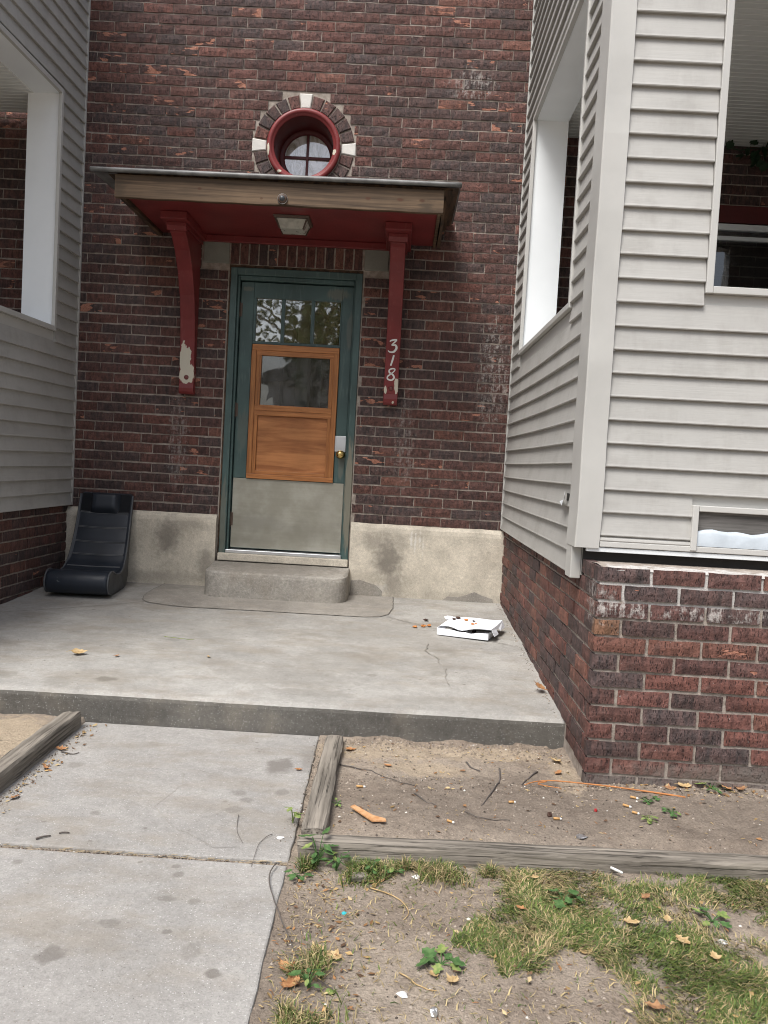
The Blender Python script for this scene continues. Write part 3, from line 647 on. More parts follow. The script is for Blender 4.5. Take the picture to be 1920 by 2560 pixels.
# hallway behind the glass
hw = MB(); hx = ((-.05, .145, .2), (.9, 1.6, 2.6)); (a0, b0, c0), (a1, b1, c1) = hx
hw.add([(a0,b0,c0),(a1,b0,c0),(a1,b1,c0),(a0,b1,c0),(a0,b0,c1),(a1,b0,c1),(a1,b1,c1),(a0,b1,c1)], [(0,1,2,3),(4,7,6,5),(1,5,6,2),(2,6,7,3),(3,7,4,0)])
hall = build(hw, 'hallway', M['dull'], bld)
bxo('hall_wall', (.30, 1.2, .22), (.40, 1.5, 2.5), 'jamb', hall); bxo('hall_wall', (.55, 1.0, .22), (.80, 1.3, 2.5), 'reddark', hall); bxo('hall_wall', (.0, .9, .22), (.2, 1.1, 2.5), 'dark', hall)
# ------------------------------------------------------------------ canopy
cn = bxo('canopy', (-.60, -.915, 2.655), (1.432, .004, 2.672), 'red', bld)          # painted soffit board
cn['label'] = 'flat canopy with unpainted pine fascia, dark red soffit and metal edge'
fb = MB(); n = 30; V = []
for i in range(n+1):
    x = -.648 + 2.116*i/n
    for (y, z) in ((-.952, 2.622 + .0015*math.sin(i*1.3)), (-.952, 2.768), (-.916, 2.768), (-.916, 2.622 + .0015*math.sin(i*1.3))): V.append((x, y + .001*math.sin(i*.7), z))
fb.add(V, [(i*4+k, (i+1)*4+k, (i+1)*4+(k+1) % 4, i*4+(k+1) % 4) for i in range(n) for k in range(4)] + [(3,2,1,0), (n*4, n*4+1, n*4+2, n*4+3)])
build(fb, 'fascia_board', M['fascia'], cn, False, .003)
bxo('side_board', (-.634, -.915, 2.630), (-.6005, .003, 2.765), 'oldwood', cn, .003); bxo('side_board', (1.4325, -.915, 2.640), (1.455, .003, 2.765), 'fascia', cn, .003)
sb2 = MB(); sb2.prism([(-.80, 2.70), (-.55, 2.62), (-.05, 2.625), (-.02, 2.75), (-.82, 2.77)][::-1], 0, 1.462, 1.485); build(sb2, 'tar_paper', M['oldwood'], cn)
sl = MB(); sl.prism([(-.93, 2.772), (-.93, 2.79), (.0, 2.80), (.0, 2.772)], 0, -.70, 1.52); build(sl, 'roof_deck', M['oldwood'], cn)
fl = MB(); n = 40; V = []
for i in range(n+1):
    x = -.80 + 2.375*i/n; wv = .003*fbm(x, 2, 3) + .002*fbm(x, 5, 11); zz = 2.785 + .014*(i/n)
    for (y, z) in ((-.962+wv, zz-.014), (-.985+wv, zz-.015), (-.990+wv, zz+.004), (-.98, zz+.014), (0.0, zz+.03)): V.append((x, y, z))
fl.add(V, [(i*5+k, (i+1)*5+k, (i+1)*5+k+1, i*5+k+1) for i in range(n) for k in range(4)])
fo = build(fl, 'metal_flashing', M['flash'], cn, True); md = fo.modifiers.new('solid', 'SOLIDIFY'); md.thickness = .003
ul = MB(); ul.add([(-.79, -.95, 2.772), (-.635, -.95, 2.772), (-.635, .0, 2.790), (-.79, .0, 2.802)], [(0,1,2,3)]); build(ul, 'overhang_underside', M['flash'], cn)
ul = MB(); ul.add([(1.47, -.95, 2.785), (1.56, -.95, 2.785), (1.56, .0, 2.815), (1.47, .0, 2.80)], [(0,1,2,3)]); build(ul, 'overhang_underside', M['oldwood'], cn)
tw = bxo('wall_trim', (-.31, -.028, 2.602), (1.13, .0, 2.654), 'red', cn, .006)
# brackets
def bracket(x0, x1, lab):
    outer = [(-.052, 1.452), (-.066, 1.470), (-.070, 1.495), (-.064, 1.532), (-.066, 1.536), (-.072, 1.70), (-.084, 1.86), (-.105, 2.00), (-.15, 2.17), (-.235, 2.33), (-.335, 2.45), (-.43, 2.525), (-.47, 2.545)]
    inner = [(-.47, 2.575), (-.003, 2.575), (-.003, 1.452)]
    mb = MB(); mb.prism([(y, z) for y, z in outer + inner][::-1], 0, x0, x1); o = build(mb, 'bracket', M['red'], bld, False, .004)
    o['label'] = lab
    c = MB(); c.prism([(-.50, 2.545), (-.52, 2.575), (-.52, 2.60), (-.003, 2.60), (-.003, 2.5762), (-.46, 2.5762)][::-1], 0, x0-.014, x1+.014); build(c, 'moulding', M['red'], o, False, .004)
    c = MB(); c.box((x0-.038, -.60, 2.6005), (x1+.038, -.003, 2.654)); build(c, 'capital', M['red'], o, False, .006)
    bt = MB(); bt.lathe([(0, .012), (.012, .010), (.017, .003), (.018, -.004)], 14, Matrix.Translation(((x0+x1)/2, -.069, 1.575)) @ Matrix.Rotation(math.pi/2, 4, 'X')); build(bt, 'bolt', M['bolt'], o, True)
    return o
bL = bracket(-.415, -.305, 'curved red bracket with bare peeled paint near its foot')
bR = bracket(1.128, 1.234, 'curved red bracket carrying the white house number 318')
def stroke(pts, wds, name, parent, y):
    P = [Vector(p) for p in pts]; Q = []; W = []
    for i in range(len(P)-1):
        for k in range(6):
            t = k/6; p0 = P[max(i-1, 0)]; p1 = P[i]; p2 = P[i+1]; p3 = P[min(i+2, len(P)-1)]
            Q.append(.5*((2*p1) + (p2-p0)*t + (2*p0-5*p1+4*p2-p3)*t*t + (3*p1-p0-3*p2+p3)*t**3)); W.append(1.15*(wds[i]*(1-t) + wds[i+1]*t))
    Q.append(P[-1]); W.append(wds[-1]); mb = MB(); V = []
    for i, p in enumerate(Q):
        t = (Q[min(i+1, len(Q)-1)] - Q[max(i-1, 0)]).normalized(); nrm = Vector((-t.y, t.x))*W[i]*.5
        a, b = p+nrm, p-nrm; V += [(a.x, y(a.y), a.y), (b.x, y(b.y), b.y), (a.x, y(a.y)+.006, a.y), (b.x, y(b.y)+.006, b.y)]
    F = []
    for i in range(len(Q)-1): o_ = 4*i; F += [(o_, o_+1, o_+5, o_+4), (o_, o_+4, o_+6, o_+2), (o_+1, o_+3, o_+7, o_+5)]
    mb.add(V, F); return build(mb, name, M['digit'], parent)
def by(z):
    C = [(1.536, .066), (1.70, .072), (1.86, .084), (2.0, .105)]
    for i in range(3):
        if z <= C[i+1][0]: t = (z-C[i][0])/(C[i+1][0]-C[i][0]); return -(C[i][1]*(1-t)+C[i+1][1]*t) - .0022
    return -.107
DGX = 1.142
stroke([(DGX+.012, 1.918), (DGX+.026, 1.927), (DGX+.062, 1.932), (DGX+.034, 1.900), (DGX+.030, 1.893), (DGX+.056, 1.893), (DGX+.064, 1.872), (DGX+.046, 1.846), (DGX+.018, 1.842), (DGX+.002, 1.853)], [.006, .010, .010, .008, .007, .013, .015, .013, .009, .005], 'digit', bR, by)
stroke([(DGX+.048, 1.820), (DGX+.040, 1.785), (DGX+.028, 1.742)], [.011, .012, .010], 'digit', bR, by)
stroke([(DGX+.066, 1.716), (DGX+.046, 1.722), (DGX+.022, 1.712), (DGX+.022, 1.692), (DGX+.046, 1.678), (DGX+.058, 1.655), (DGX+.040, 1.636), (DGX+.012, 1.643), (DGX+.010, 1.662), (DGX+.036, 1.684), (DGX+.058, 1.705), (DGX+.064, 1.715)], [.008, .009, .010, .011, .011, .012, .010, .010, .009, .008, .007, .006], 'digit', bR, by)
# interior window of the right porch, in the building wall
wn = bxo('window', (3.50, -.014, 1.9), (5.2, .02, 2.90), 'glass_dark', bld)
bxo('window_head', (3.44, -.03, 2.93), (5.25, .03, 3.055), 'reddark', wn); bxo('frame', (3.48, -.045, 2.872), (5.2, .01, 2.918), 'white', wn, .004); bxo('frame', (3.505, -.04, 2.80), (5.2, .012, 2.83), 'white', wn, .004)
bxo('frame', (3.46, -.045, 1.9), (3.515, .012, 2.87), 'white', wn); bxo('dark_backing', (3.52, .021, 1.9), (5.2, .024, 2.87), 'dark', wn)  # last box is a near-black sheet behind the pane
# ------------------------------------------------------------------ entrance step
st = MB(); n = 8; out = [(-.098, -.04)]
for k in range(n+1): a = math.pi + (math.pi/2)*k/n; out.append((-.098+.11 + .11*math.cos(a), -.30 + .11*math.sin(a)))
for k in range(n+1): a = -math.pi/2 + (math.pi/2)*k/n; out.append((.948-.13 + .13*math.cos(a), -.28 + .13*math.sin(a)))
out.append((.948, -.04)); out = [(x, y*1.0) for x, y in out]
V = []; lv = [(-.05, 0, 0), (.135, .0, 0), (.158, .006, 1), (.170, .022, 1)]; k = len(out); cx, cy = .42, -.1
for (z, ins, q) in lv:
    for (x, y) in out:
        dx, dy = (cx-x), (cy-y); l = math.hypot(dx, dy); zz = z + (.035*(1+y/.41) if q else 0) + .003*fbm(x, y, 9)
        V.append((x + dx/l*ins*(.4 if abs(y+.04) < .01 else 1) + .003*fbm(x, z*5, 12), min(y + dy/l*ins, -.035), zz))
F = [(j*k+i, j*k+i+1, (j+1)*k+i+1, (j+1)*k+i) for j in range(len(lv)-1) for i in range(k-1)]; F.append(tuple(3*k+i for i in range(k)))
mb = MB(); mb.add(V, F); o = build(mb, 'door_step', M['step'], None, False); tag(o, 'rough rounded concrete step below the green door', 'step')

# ================================================================== siding helper
def siding_board(L, E=.0985):
    mb = MB(); n = max(2, int(L/.22)); V = []
    pr = [(.0, E+.010), (.0035, E+.010), (.020, .012), (.0225, .004), (.021, .0), (.0, .0)]
    for i in range(n+1):
        u = L*i/n; wv = .0016*math.sin(u*3.1+L*7)
        for (o_, z) in pr: V.append((u, -(o_ + (wv if o_ > .003 else 0)), z + (.0012*math.sin(u*2.3+L*3) if z < .05 else 0)))
    k = len(pr); mb.add(V, [(i*k+j, (i+1)*k+j, (i+1)*k+j+1, i*k+j+1) for i in range(n) for j in range(k-1)] + [tuple(range(k)), tuple(n*k+j for j in range(k-1, -1, -1))])
    return mb.mesh('siding_board', M['siding'])
SBC = {}
def boards(parent, M4, spans, z0, z1, E=.0985):
    """spans(z) -> list of (u0,u1); M4 maps local (u, out=-y, z) onto the wall"""
    r = random.Random(int(z0*1000)+5); z = z0
    while z < z1:
        for (a, b) in spans(z, z+E):
            key = (round(b-a, 3), E)
            if key not in SBC: SBC[key] = siding_board(b-a, E)
            o = bpy.data.objects.new('siding_board', SBC[key]); COL.objects.link(o); o.parent = parent
            o.matrix_local = M4 @ Matrix.Translation((a, r.uniform(-.0008, .0008), z)) @ Matrix.Rotation(r.uniform(-.001, .001), 4, 'Y')
        z += E

# ================================================================== RIGHT PORCH WING
pw = thing('porch_wing', 'grey vinyl sided porch wing on a red brick base at the right', 'porch')
FYB = -3.1126; SX = 2.098; TZ = .648; NP = .0703
fnd = MB(); fnd.box((SX+.010, FYB+.010, -.6), (5.6, .004, TZ-.006)); fnd = build(fnd, 'foundation_wall', M['mortar'], pw)
NB_ = [brick_mesh(140+i, .206, .0575) for i in range(5)]; NBM = [v.mesh('brick', M['brick']) for v in NB_]
rows_n = [TZ - NP*(i+1) + .011 for i in range(14)]; rr = random.Random(21)
for i, z in enumerate(rows_n):
    zc_ = z + .0575/2; odd = i % 2
    # front face: corner unit alternates header / stretcher
    x = SX; first = .098 if odd else .206
    while x < 3.35:
        L = first if x == SX else .206 + rr.uniform(-.004, .004)
        if i == 1 and abs(x-SX) > .05 and x < SX+.3 and first: L = .06 if x < SX+.25 and x > SX+.2 else L
        col = brick_col(rr, .22, .45, .015, 1.15)
        if i == 3 and x == SX: col = (.22, .12, .07, .1)
        put_brick(fnd, Matrix.Translation((x+L/2, FYB + rr.uniform(-.003, .003), zc_)) @ Matrix.Rotation(rr.uniform(-.008, .008), 4, 'Y'), L/.206, col, rr, NBM); x += L + .0135
    # side face (faces -X), running back from the corner
    y = FYB + .006; first = .206 if odd else .098; b0 = True
    while y < -.02:
        L = first if b0 else .206 + rr.uniform(-.004, .004); L = min(L, -.006-y)
        if L > .03 and slab_z(y+L) < z + .07 :
            col = brick_col(rr, .18, .45, .015, 1.1)
            mt = Matrix.Translation((SX + rr.uniform(-.003, .003), y+L/2, zc_)) @ Matrix.Rotation(-math.pi/2, 4, 'Z') @ Matrix.Rotation(rr.uniform(-.006, .006), 4, 'Y')
            put_brick(fnd, mt, L/.206, col, rr, NBM)
        y += L + .0135; b0 = False
# ledge of crumbling mortar over the foundation
lg = MB(); n = 40; V = []
for i in range(n+1):
    x = SX + .012 + 1.6*i/n
    for j, (y, z) in enumerate(((FYB+.006, TZ-.012), (FYB+.014, TZ+.002), (FYB+.09, TZ+.004), (FYB+.2, TZ-.004), (-2.80, TZ-.01))): V.append((x, y + .006*fbm(x, j, 9), z + .006*fbm(x, y*3, 14)))
lg.add(V, [(i*5+k, (i+1)*5+k, (i+1)*5+k+1, i*5+k+1) for i in range(n) for k in range(4)]); build(lg, 'mortar_ledge', M['mortar'], pw)
FYS = -2.845; XS = 2.094; OE = .0985     # siding planes
ZB = .562
# side wall: siding panel backing with opening
oy0, oy1, oz0, oz1 = -.425, -2.245, 1.822, 3.46
TW = .19
def wallbox(nm, a, b, p, mat='trim'): return bxo(nm, a, b, mat, p)
sw = bxo('side_wall', (XS+.001, -2.80, ZB+.012), (XS+TW, -.001, oz0-.0), 'trim', pw)
wallbox('wall_pier', (XS+.001, oy0+.0, oz0+.001), (XS+TW, -.001, oz1), sw); wallbox('wall_pier', (XS+.001, -2.80, oz0+.001), (XS+TW, oy1, oz1), sw); wallbox('wall_head', (XS+.001, -2.80, oz1+.001), (XS+TW, -.001, TOPZ), sw)
MR = Matrix.Translation((XS, 0, 0)) @ Matrix.Rotation(-math.pi/2, 4, 'Z')      # u -> -Y, out -> -X
def spR(z0, z1):
    A, B = .022, 2.70
    if z1 <= oz0+.012 or z0 >= oz1: return [(A, B)]
    return [(A, -oy0-.004), (-oy1+.004, B)]
boards(sw, MR, spR, ZB, 4.9)
bxo('corner_channel', (XS-.024, -.021, ZB+.002), (XS+.0, -.002, TOPZ), 'trim', pw)
# opening trim (channel) and white jamb lining
def ring_trim(name, mk, a0, a1, z0, z1, wd, mat, parent, top=True):
    """four bars round an opening; mk(a_lo,a_hi,z_lo,z_hi) -> mesh corners"""
    for (p, q, r0, r1) in ((a0, a0+wd, z0, z1), (a1-wd, a1, z0, z1), (a0+wd, a1-wd, z0, z0+wd), (a0+wd, a1-wd, z1-wd, z1)):
        A, B = mk(p, q, r0, r1); bxo(name, A, B, mat, parent, .003)
ring_trim('opening_trim', lambda p, q, r0, r1: ((XS-.026, p, r0), (XS-.0005, q, r1)), oy1, oy0, oz0, oz1, .030, 'trim', pw)
bxo('jamb', (XS+.001, oy0-.012, oz0+.026), (XS+TW+.03, oy0-.0005, oz1-.002), 'jamb', pw); bxo('jamb', (XS+.001, oy1+.0005, oz0+.026), (XS+TW+.03, oy1+.012, oz1-.002), 'jamb', pw)
bxo('head_lining', (XS+.001, oy1+.0125, oz1-.024), (XS+TW+.03, oy0-.0125, oz1-.002), 'jamb', pw); bxo('sill', (XS+.001, oy1+.0125, oz0+.012), (XS+TW+.03, oy0-.0125, oz0+.027), 'white', pw)
# corner post
cp = MB(); pts = [(XS-.045, -2.685), (XS-.045, FYS-.022), (XS-.040, FYS-.028), (2.152, FYS-.028), (2.152, FYS+.002), (XS+.002, FYS+.002), (XS+.002, -2.685)]
n = 30; V = []
for i in range(n+1):
    z = .700 + (TOPZ-.700)*i/n
    for (x, y) in pts: V.append((x + .0025*fbm(1, z*2, 2), y + .004*fbm(z*1.7, 3, 2.2), z))
k = len(pts); cp.add(V, [(i*k+j, (i)*k+(j+1) % k, (i+1)*k+(j+1) % k, (i+1)*k+j) for i in range(n) for j in range(k)] + [tuple(range(k-1, -1, -1)), tuple(n*k+j for j in range(k))])
build(cp, 'corner_post', M['post'], pw)
lo = MB().box((XS-.044, -2.80, ZB-.004), (XS+.0, -2.686, .6995)); build(lo, 'corner_post', M['post'], pw, False, .003)
bxo('nail_flange', (2.153, FYS-.004, 1.25), (2.166, FYS-.001, 1.86), 'steel', pw)
# front wall
fx0, fz0 = 2.520, 1.793; FTOP = TOPZ
fw = bxo('front_wall', (XS+.003, FYS+.003, .735), (5.6, FYS+TW, fz0), 'trim', pw); wallbox('wall_pier', (XS+.003, FYS+.003, fz0+.001), (fx0, FYS+TW, FTOP), fw); wallbox('wall_pier', (4.6, FYS+.003, fz0+.001), (5.6, FYS+TW, FTOP), fw); wallbox('wall_head', (fx0+.001, FYS+.003, 3.46), (4.599, FYS+TW, FTOP), fw)
MFm = Matrix.Translation((0, FYS, 0))
bx0, bz1 = 2.535, .905
def spF(z0, z1):
    A, B = 2.153, 3.7
    if z1 <= fz0+.04:
        if z0 < bz1-.01: return [(A, bx0)]
        return [(A, B)]
    return [(A, fx0-.002)]
boards(fw, MFm, spF, .7535, 3.6)
o = bpy.data.objects.new('siding_board', siding_board(bx0-2.153, .020)); COL.objects.link(o); o.parent = fw; o.matrix_local = MFm @ Matrix.Translation((2.153, 0, .730))
bxo('starter_trim', (2.153, FYS-.022, .706), (3.7, FYS+.002, .7305), 'trim', pw, .003)
bxo('drip_strip', (2.10, FYS-.016, .684), (3.7, FYS+.002, .7035), 'white', pw, .002)
bxo('strip_gap_shade', (2.098, FYS+.03, .58), (3.7, FYS+.2, .70), 'dark', pw)  # near-black filler: shade of the gap under the strip put into its colour
# opening of the front wall
bxo('opening_trim', (fx0, FYS-.026, fz0), (fx0+.030, FYS+.002, FTOP), 'trim', pw, .003); bxo('opening_trim', (fx0+.0305, FYS-.026, fz0), (4.6, FYS+.002, fz0+.030), 'trim', pw, .003)
bxo('jamb', (fx0+.0005, FYS+.0025, fz0+.03), (fx0+.012, FYS+TW+.02, 3.46), 'white', pw); bxo('sill', (fx0+.0125, FYS+.0025, fz0+.012), (4.6, FYS+TW+.02, fz0+.031), 'white', pw)
# small window in the siding foot
bw = bxo('low_window', (bx0+.03, FYS-.004, .735), (3.6, FYS+.001, .88), 'greywood', pw)
bxo('frame', (bx0, FYS-.030, .712), (bx0+.026, FYS+.0, bz1), 'trim', bw, .003); bxo('frame', (bx0+.0265, FYS-.030, .880), (3.6, FYS+.0, bz1), 'trim', bw, .003)
fo = MB(); n = 30; V = []
for i in range(n+1):
    x = bx0 + .028 + 1.0*i/n; t = .795 + .004*math.sin(x*22) + .004*math.sin(x*51)
    V += [(x, FYS-.020, .7325), (x, FYS-.020, t-.012), (x, FYS-.014, t), (x, FYS-.0045, t+.004)]
fo.add(V, [(i*4+k, (i+1)*4+k, (i+1)*4+k+1, i*4+k+1) for i in range(n) for k in range(3)]); build(fo, 'foam_block', M['foam'], bw, True)
# broken siding flap
fp = MB(); fp.add([(2.070, -2.34, .874), (2.050, -2.50, .858), (2.046, -2.55, .880), (2.050, -2.57, .925), (2.056, -2.53, .935), (2.06, -2.51, .893), (2.068, -2.43, .885)], [(0,1,2,5,6), (2,3,4,5)]); build(fp, 'broken_flap', M['white'], pw); bxo('siding_hole', (2.0735, -2.535, .884), (2.0775, -2.49, .918), 'dark', pw)
# porch interior: ceiling planks, floor, far wall
def interior(parent, x0, x1, y0, y1, zc_, zf):
    cl = bxo('ceiling', (x0, y0, zc_+.006), (x1, y1, zc_+.05), 'dull', parent); y = y1-.002
    me = MB().box((x0, -.048, zc_-.006), (x1, 0, zc_+.0055)).mesh('ceiling_plank', M['ceil'])
    while y > y0+.05:
        o = add('ceiling_plank', me, cl, (0, y, 0)); md = o.modifiers.new('b', 'BEVEL'); md.width = .004; md.segments = 1; y -= .0545*1.5 if False else .0545
    bxo('floor', (x0, y0, zf-.1), (x1, y1, zf), 'dull', parent)
interior(pw, XS+TW+.001, 5.55, FYS+TW+.001, -.002, 3.50, .95)
bxo('far_wall', (5.56, FYS+.2, .9), (5.7, .0, 3.6), 'trim', pw)

# ================================================================== LEFT PORCH WING
pl_ = thing('porch_wing', 'shaded grey vinyl sided porch wing behind the black chair', 'porch')
CL = .0264; rotL = Matrix.Translation((XL, 0, 0)) @ Matrix.Rotation(-math.atan(CL), 4, 'Z')      # local x=0 plane is the wall face, room lies at x<0
def Lb(name, a, b, mat, parent=None, bev=0.0):
    o = bxo(name, a, b, mat, parent, bev); 
    return o
lr = pl_; lr.matrix_world = rotL
Lb('foundation_wall', (-1.6, -2.9, -.5), (-.016, -.004, .60), 'mortar', lr); fl_ = lr.children[0]
rr = random.Random(31)
for i in range(12):
    z = .575 - BP*(i+1) + .011; 
    if z + BH < -.12: break
    y = -.012 - (.105 if i % 2 else 0)*0; first = .205 if i % 2 else .095; b0 = True
    while y > -2.6:
        L = first if b0 else BL; b0 = False
        if z + BH > slab_z(y)+.0:
            put_brick(fl_, Matrix.Translation((-.006 + rr.uniform(-.003, .003), y-L/2, z+BH/2)) @ Matrix.Rotation(math.pi/2, 4, 'Z'), L/BL, brick_col(rr, .3, .25, .03), rr)
        y -= L + .0115
ly0, ly1, lz0, lz1 = -.405, -2.35, 1.820, 3.50
lw = Lb('side_wall', (-TW, -2.9, ZB+.012), (-.001, -.001, lz0), 'trim', lr)
Lb('wall_pier', (-TW, ly0, lz0+.001), (-.001, -.001, lz1), 'trim', lw); Lb('wall_pier', (-TW, -2.9, lz0+.001), (-.001, ly1, lz1), 'trim', lw); Lb('wall_head', (-TW, -2.9, lz1+.001), (-.001, -.001, TOPZ), 'trim', lw)
ML = Matrix.Rotation(math.pi/2, 4, 'Z')        # u -> +Y, out(-y) -> +X
def spL(z0, z1):
    if z1 <= lz0+.012 or z0 >= lz1: return [(-2.80, -.022)]
    return [(ly0+.004, -.022), (-2.80, ly1-.004)]
boards(lw, ML, spL, ZB, 4.9)
Lb('corner_channel', (.0, -.021, ZB+.002), (.022, -.002, TOPZ), 'trim', lr)
ring_trim('opening_trim', lambda p, q, r0, r1: ((.0005, p, r0), (.026, q, r1)), ly1, ly0, lz0, lz1, .034, 'trim', lr)
Lb('jamb', (-TW-.04, ly0-.012, lz0+.03), (-.001, ly0-.0005, lz1-.002), 'jamb', lr); Lb('jamb', (-TW-.04, ly1+.0005, lz0+.03), (-.001, ly1+.012, lz1-.002), 'jamb', lr)
Lb('head_lining', (-TW-.04, ly1+.0125, lz1-.03), (-.001, ly0-.0125, lz1-.002), 'jamb', lr); Lb('sill', (-TW-.04, ly1+.0125, lz0+.012), (-.001, ly0-.0125, lz0+.029), 'jamb', lr)
interior(lr, -1.75, -TW-.001, -2.85, -.06, 3.47, .95)
Lb('far_wall', (-1.80, -2.9, .9), (-1.755, -.05, 3.55), 'trim', lr)

# ================================================================== THINGS ON THE BUILDING
# ceiling light under the canopy
cl = thing('ceiling_light', 'bronze box lamp with dusty glass under the red canopy', 'lamp', (.452, -.52, 2.6545))
def frustum(w0, d0, z0, w1, d1, z1, inset=0):
    mb = MB(); V = [(-w0,-d0,z0),(w0,-d0,z0),(w0,d0,z0),(-w0,d0,z0),(-w1,-d1,z1),(w1,-d1,z1),(w1,d1,z1),(-w1,d1,z1)]
    mb.add(V, [(0,1,5,4),(1,2,6,5),(2,3,7,6),(3,0,4,7),(4,5,6,7),(3,2,1,0)]); return mb
build(frustum(.125, .125, -.001, .12, .12, -.018), 'base_plate', M['bronze'], cl, False, .003)
build(frustum(.105, .105, -.0185, .078, .078, -.082), 'glass_shade', M['frost'], cl, False, .004)
for sx in (-1, 1):
    for sy in (-1, 1):
        mb = MB(); mb.tube([(sx*.107, sy*.107, -.018), (sx*.080, sy*.080, -.084)], .006, 6); build(mb, 'corner_bar', M['bronze'], cl)
sc_ = thing('security_camera', 'small round dark camera mounted on the pine fascia', 'camera', (.437, -.953, 2.660))
TC = Matrix.Rotation(math.pi/2, 4, 'X'); mb = MB(); mb.lathe([(.0, 0.0), (.030, 0.0), (.030, .012), (.024, .022), (.018, .024)], 20, TC); build(mb, 'housing', M['bronze'], sc_, True)
mb = MB(); mb.lathe([(.0178, .0235), (.016, .028), (.008, .033), (.0, .034)], 20, TC); build(mb, 'lens', M['plastic'], sc_, True)
mb = MB(); mb.lathe([(.030, .004), (.033, .006), (.033, .010), (.0305, .012)], 20, TC); build(mb, 'trim_ring', M['steel'], sc_, True)

# ================================================================== BLACK FLOOR CHAIR
CO = Vector((-1.105, -.640, slab_z(-.45)-.002)); ch = thing('floor_chair', 'black vinyl legless gaming chair leaning in the porch corner', 'chair', CO)
ch.rotation_euler = (0, 0, math.radians(3.0))
CW = .425
def sm(pts, k=5):
    P = [Vector(p) for p in pts]; out = []
    for i in range(len(P)-1):
        for j in range(k):
            t = j/k; p0 = P[max(i-1, 0)]; p1 = P[i]; p2 = P[i+1]; p3 = P[min(i+2, len(P)-1)]
            out.append(.5*((2*p1) + (p2-p0)*t + (2*p0-5*p1+4*p2-p3)*t*t + (3*p1-p0-3*p2+p3)*t**3))
    out.append(P[-1]); return out
top = sm([(-.02, .012), (-.085, .030), (-.118, .085), (-.102, .145), (-.050, .178), (.02, .172), (.075, .150), (.13, .142), (.20, .146), (.27, .160), (.335, .200), (.385, .262), (.43, .345), (.475, .450), (.515, .560), (.545, .655), (.553, .690)])
bot = sm([(.585, .694), (.590, .64), (.565, .50), (.530, .35), (.505, .22), (.50, .11), (.465, .040), (.39, .004), (.28, .0), (.12, .0), (.04, .003)])
def taper(s): return .020*smoothstep(.2, .6, s)
prof = [(p.x, p.y) for p in top + bot]
mb = MB(); V = []; n = len(prof); US = [0, .012, .03, CW*.5, CW-.03, CW-.012, CW]; IN = [.014, .004, 0, 0, 0, .004, .014]
cen = (.2, .12)
for u, ins in zip(US, IN):
    for (s, z) in prof:
        t = taper(s)*(1 if u < CW/2 else -1)*abs(u-CW/2)/(CW/2)
        dx, dz = cen[0]-s, cen[1]-z; l = math.hypot(dx, dz)
        V.append((u+t, s + dx/l*ins, z + dz/l*ins))
F = [(i*n+k, i*n+(k+1) % n, (i+1)*n+(k+1) % n, (i+1)*n+k) for i in range(len(US)-1) for k in range(n)] + [tuple(range(n-1, -1, -1)), tuple((len(US)-1)*n+k for k in range(n))]
mb.add(V, F); body = build(mb, 'shell', M['vinyl'], ch, True)
md = body.modifiers.new('es', 'EDGE_SPLIT'); md.split_angle = math.radians(55)
# padded panels on the back and seat
def arc_pts():
    L = [0.0]
    for i in range(1, len(top)): L.append(L[-1] + (top[i]-top[i-1]).length)
    return L
AL = arc_pts()
def at(s):
    for i in range(1, len(AL)):
        if AL[i] >= s: t = (s-AL[i-1])/(AL[i]-AL[i-1]); p = top[i-1].lerp(top[i], t); d = (top[i]-top[i-1]).normalized(); return p, Vector((-d.y, d.x))
    d = (top[-1]-top[-2]).normalized(); return top[-1], Vector((-d.y, d.x))
tot = AL[-1]
def pad(a, b, x0, x1, h, mat, name, bowl=0.0):
    mb = MB(); nu, ns = 12, 8; V = []
    for j in range(ns+1):
        q = j/ns
        for i in range(nu+1):
            u = i/nu; e = min(u, 1-u)*2; es = min(q, 1-q)*2
            s_ = a + (b-a)*q - bowl*(1-(2*u-1)**2)*(1 - q*0)
            p, nr = at(s_); hh = .004 + h*(1-(1-min(1, e*3.5))**2)*(1-(1-min(1, es*2.2))**2)
            x = x0 + (x1-x0)*u; t = taper(p.x)*(1 if x < CW/2 else -1)*abs(x-CW/2)/(CW/2); V.append((x+t, p.x + nr.x*hh*1, p.y + nr.y*hh))
    mb.add(V, [(j*(nu+1)+i, j*(nu+1)+i+1, (j+1)*(nu+1)+i+1, (j+1)*(nu+1)+i) for j in range(ns) for i in range(nu)])
    return build(mb, name, M[mat], ch, True)
# arclengths measured from the top end
def FT(z):   # arclength where the rising backrest reaches height z
    for i in range(len(top)-1, 0, -1):
        if top[i].y >= z >= top[i-1].y and top[i].x > .2: return AL[i-1] + (AL[i]-AL[i-1])*(z-top[i-1].y)/max(1e-6, top[i].y-top[i-1].y)
    return tot
seams = [FT(.165), FT(.245), FT(.335), FT(.44), FT(.548)]
a_ = FT(.165)-.17
bounds = [a_] + seams
for i in range(len(bounds)-1): pad(bounds[i]+.001, bounds[i+1]-.001, .018, CW-.018, .0025, 'vinyl', 'seat_pad', .006)
pad(seams[-1]+.002, tot-.004, .012, CW-.012, .004, 'mesh_cloth', 'mesh_panel', 0)
for s_ in seams:
    for off in (-.004, .004):
        mb = MB(); pts = []
        for i in range(13):
            u = i/12; p, nr = at(s_ + off - .006*(1-(2*u-1)**2)); x = .02 + (CW-.04)*u; t = taper(p.x)*(1 if x < CW/2 else -1)*abs(x-CW/2)/(CW/2); pts.append((x+t, p.x + nr.x*.007, p.y + nr.y*.007))
        mb.tube(pts, .0018, 5); build(mb, 'stitching', M['stitch'], ch)
hr = pad(seams[-1]-.006, tot+.016, .095, CW-.095, .055, 'vinyl', 'headrest')
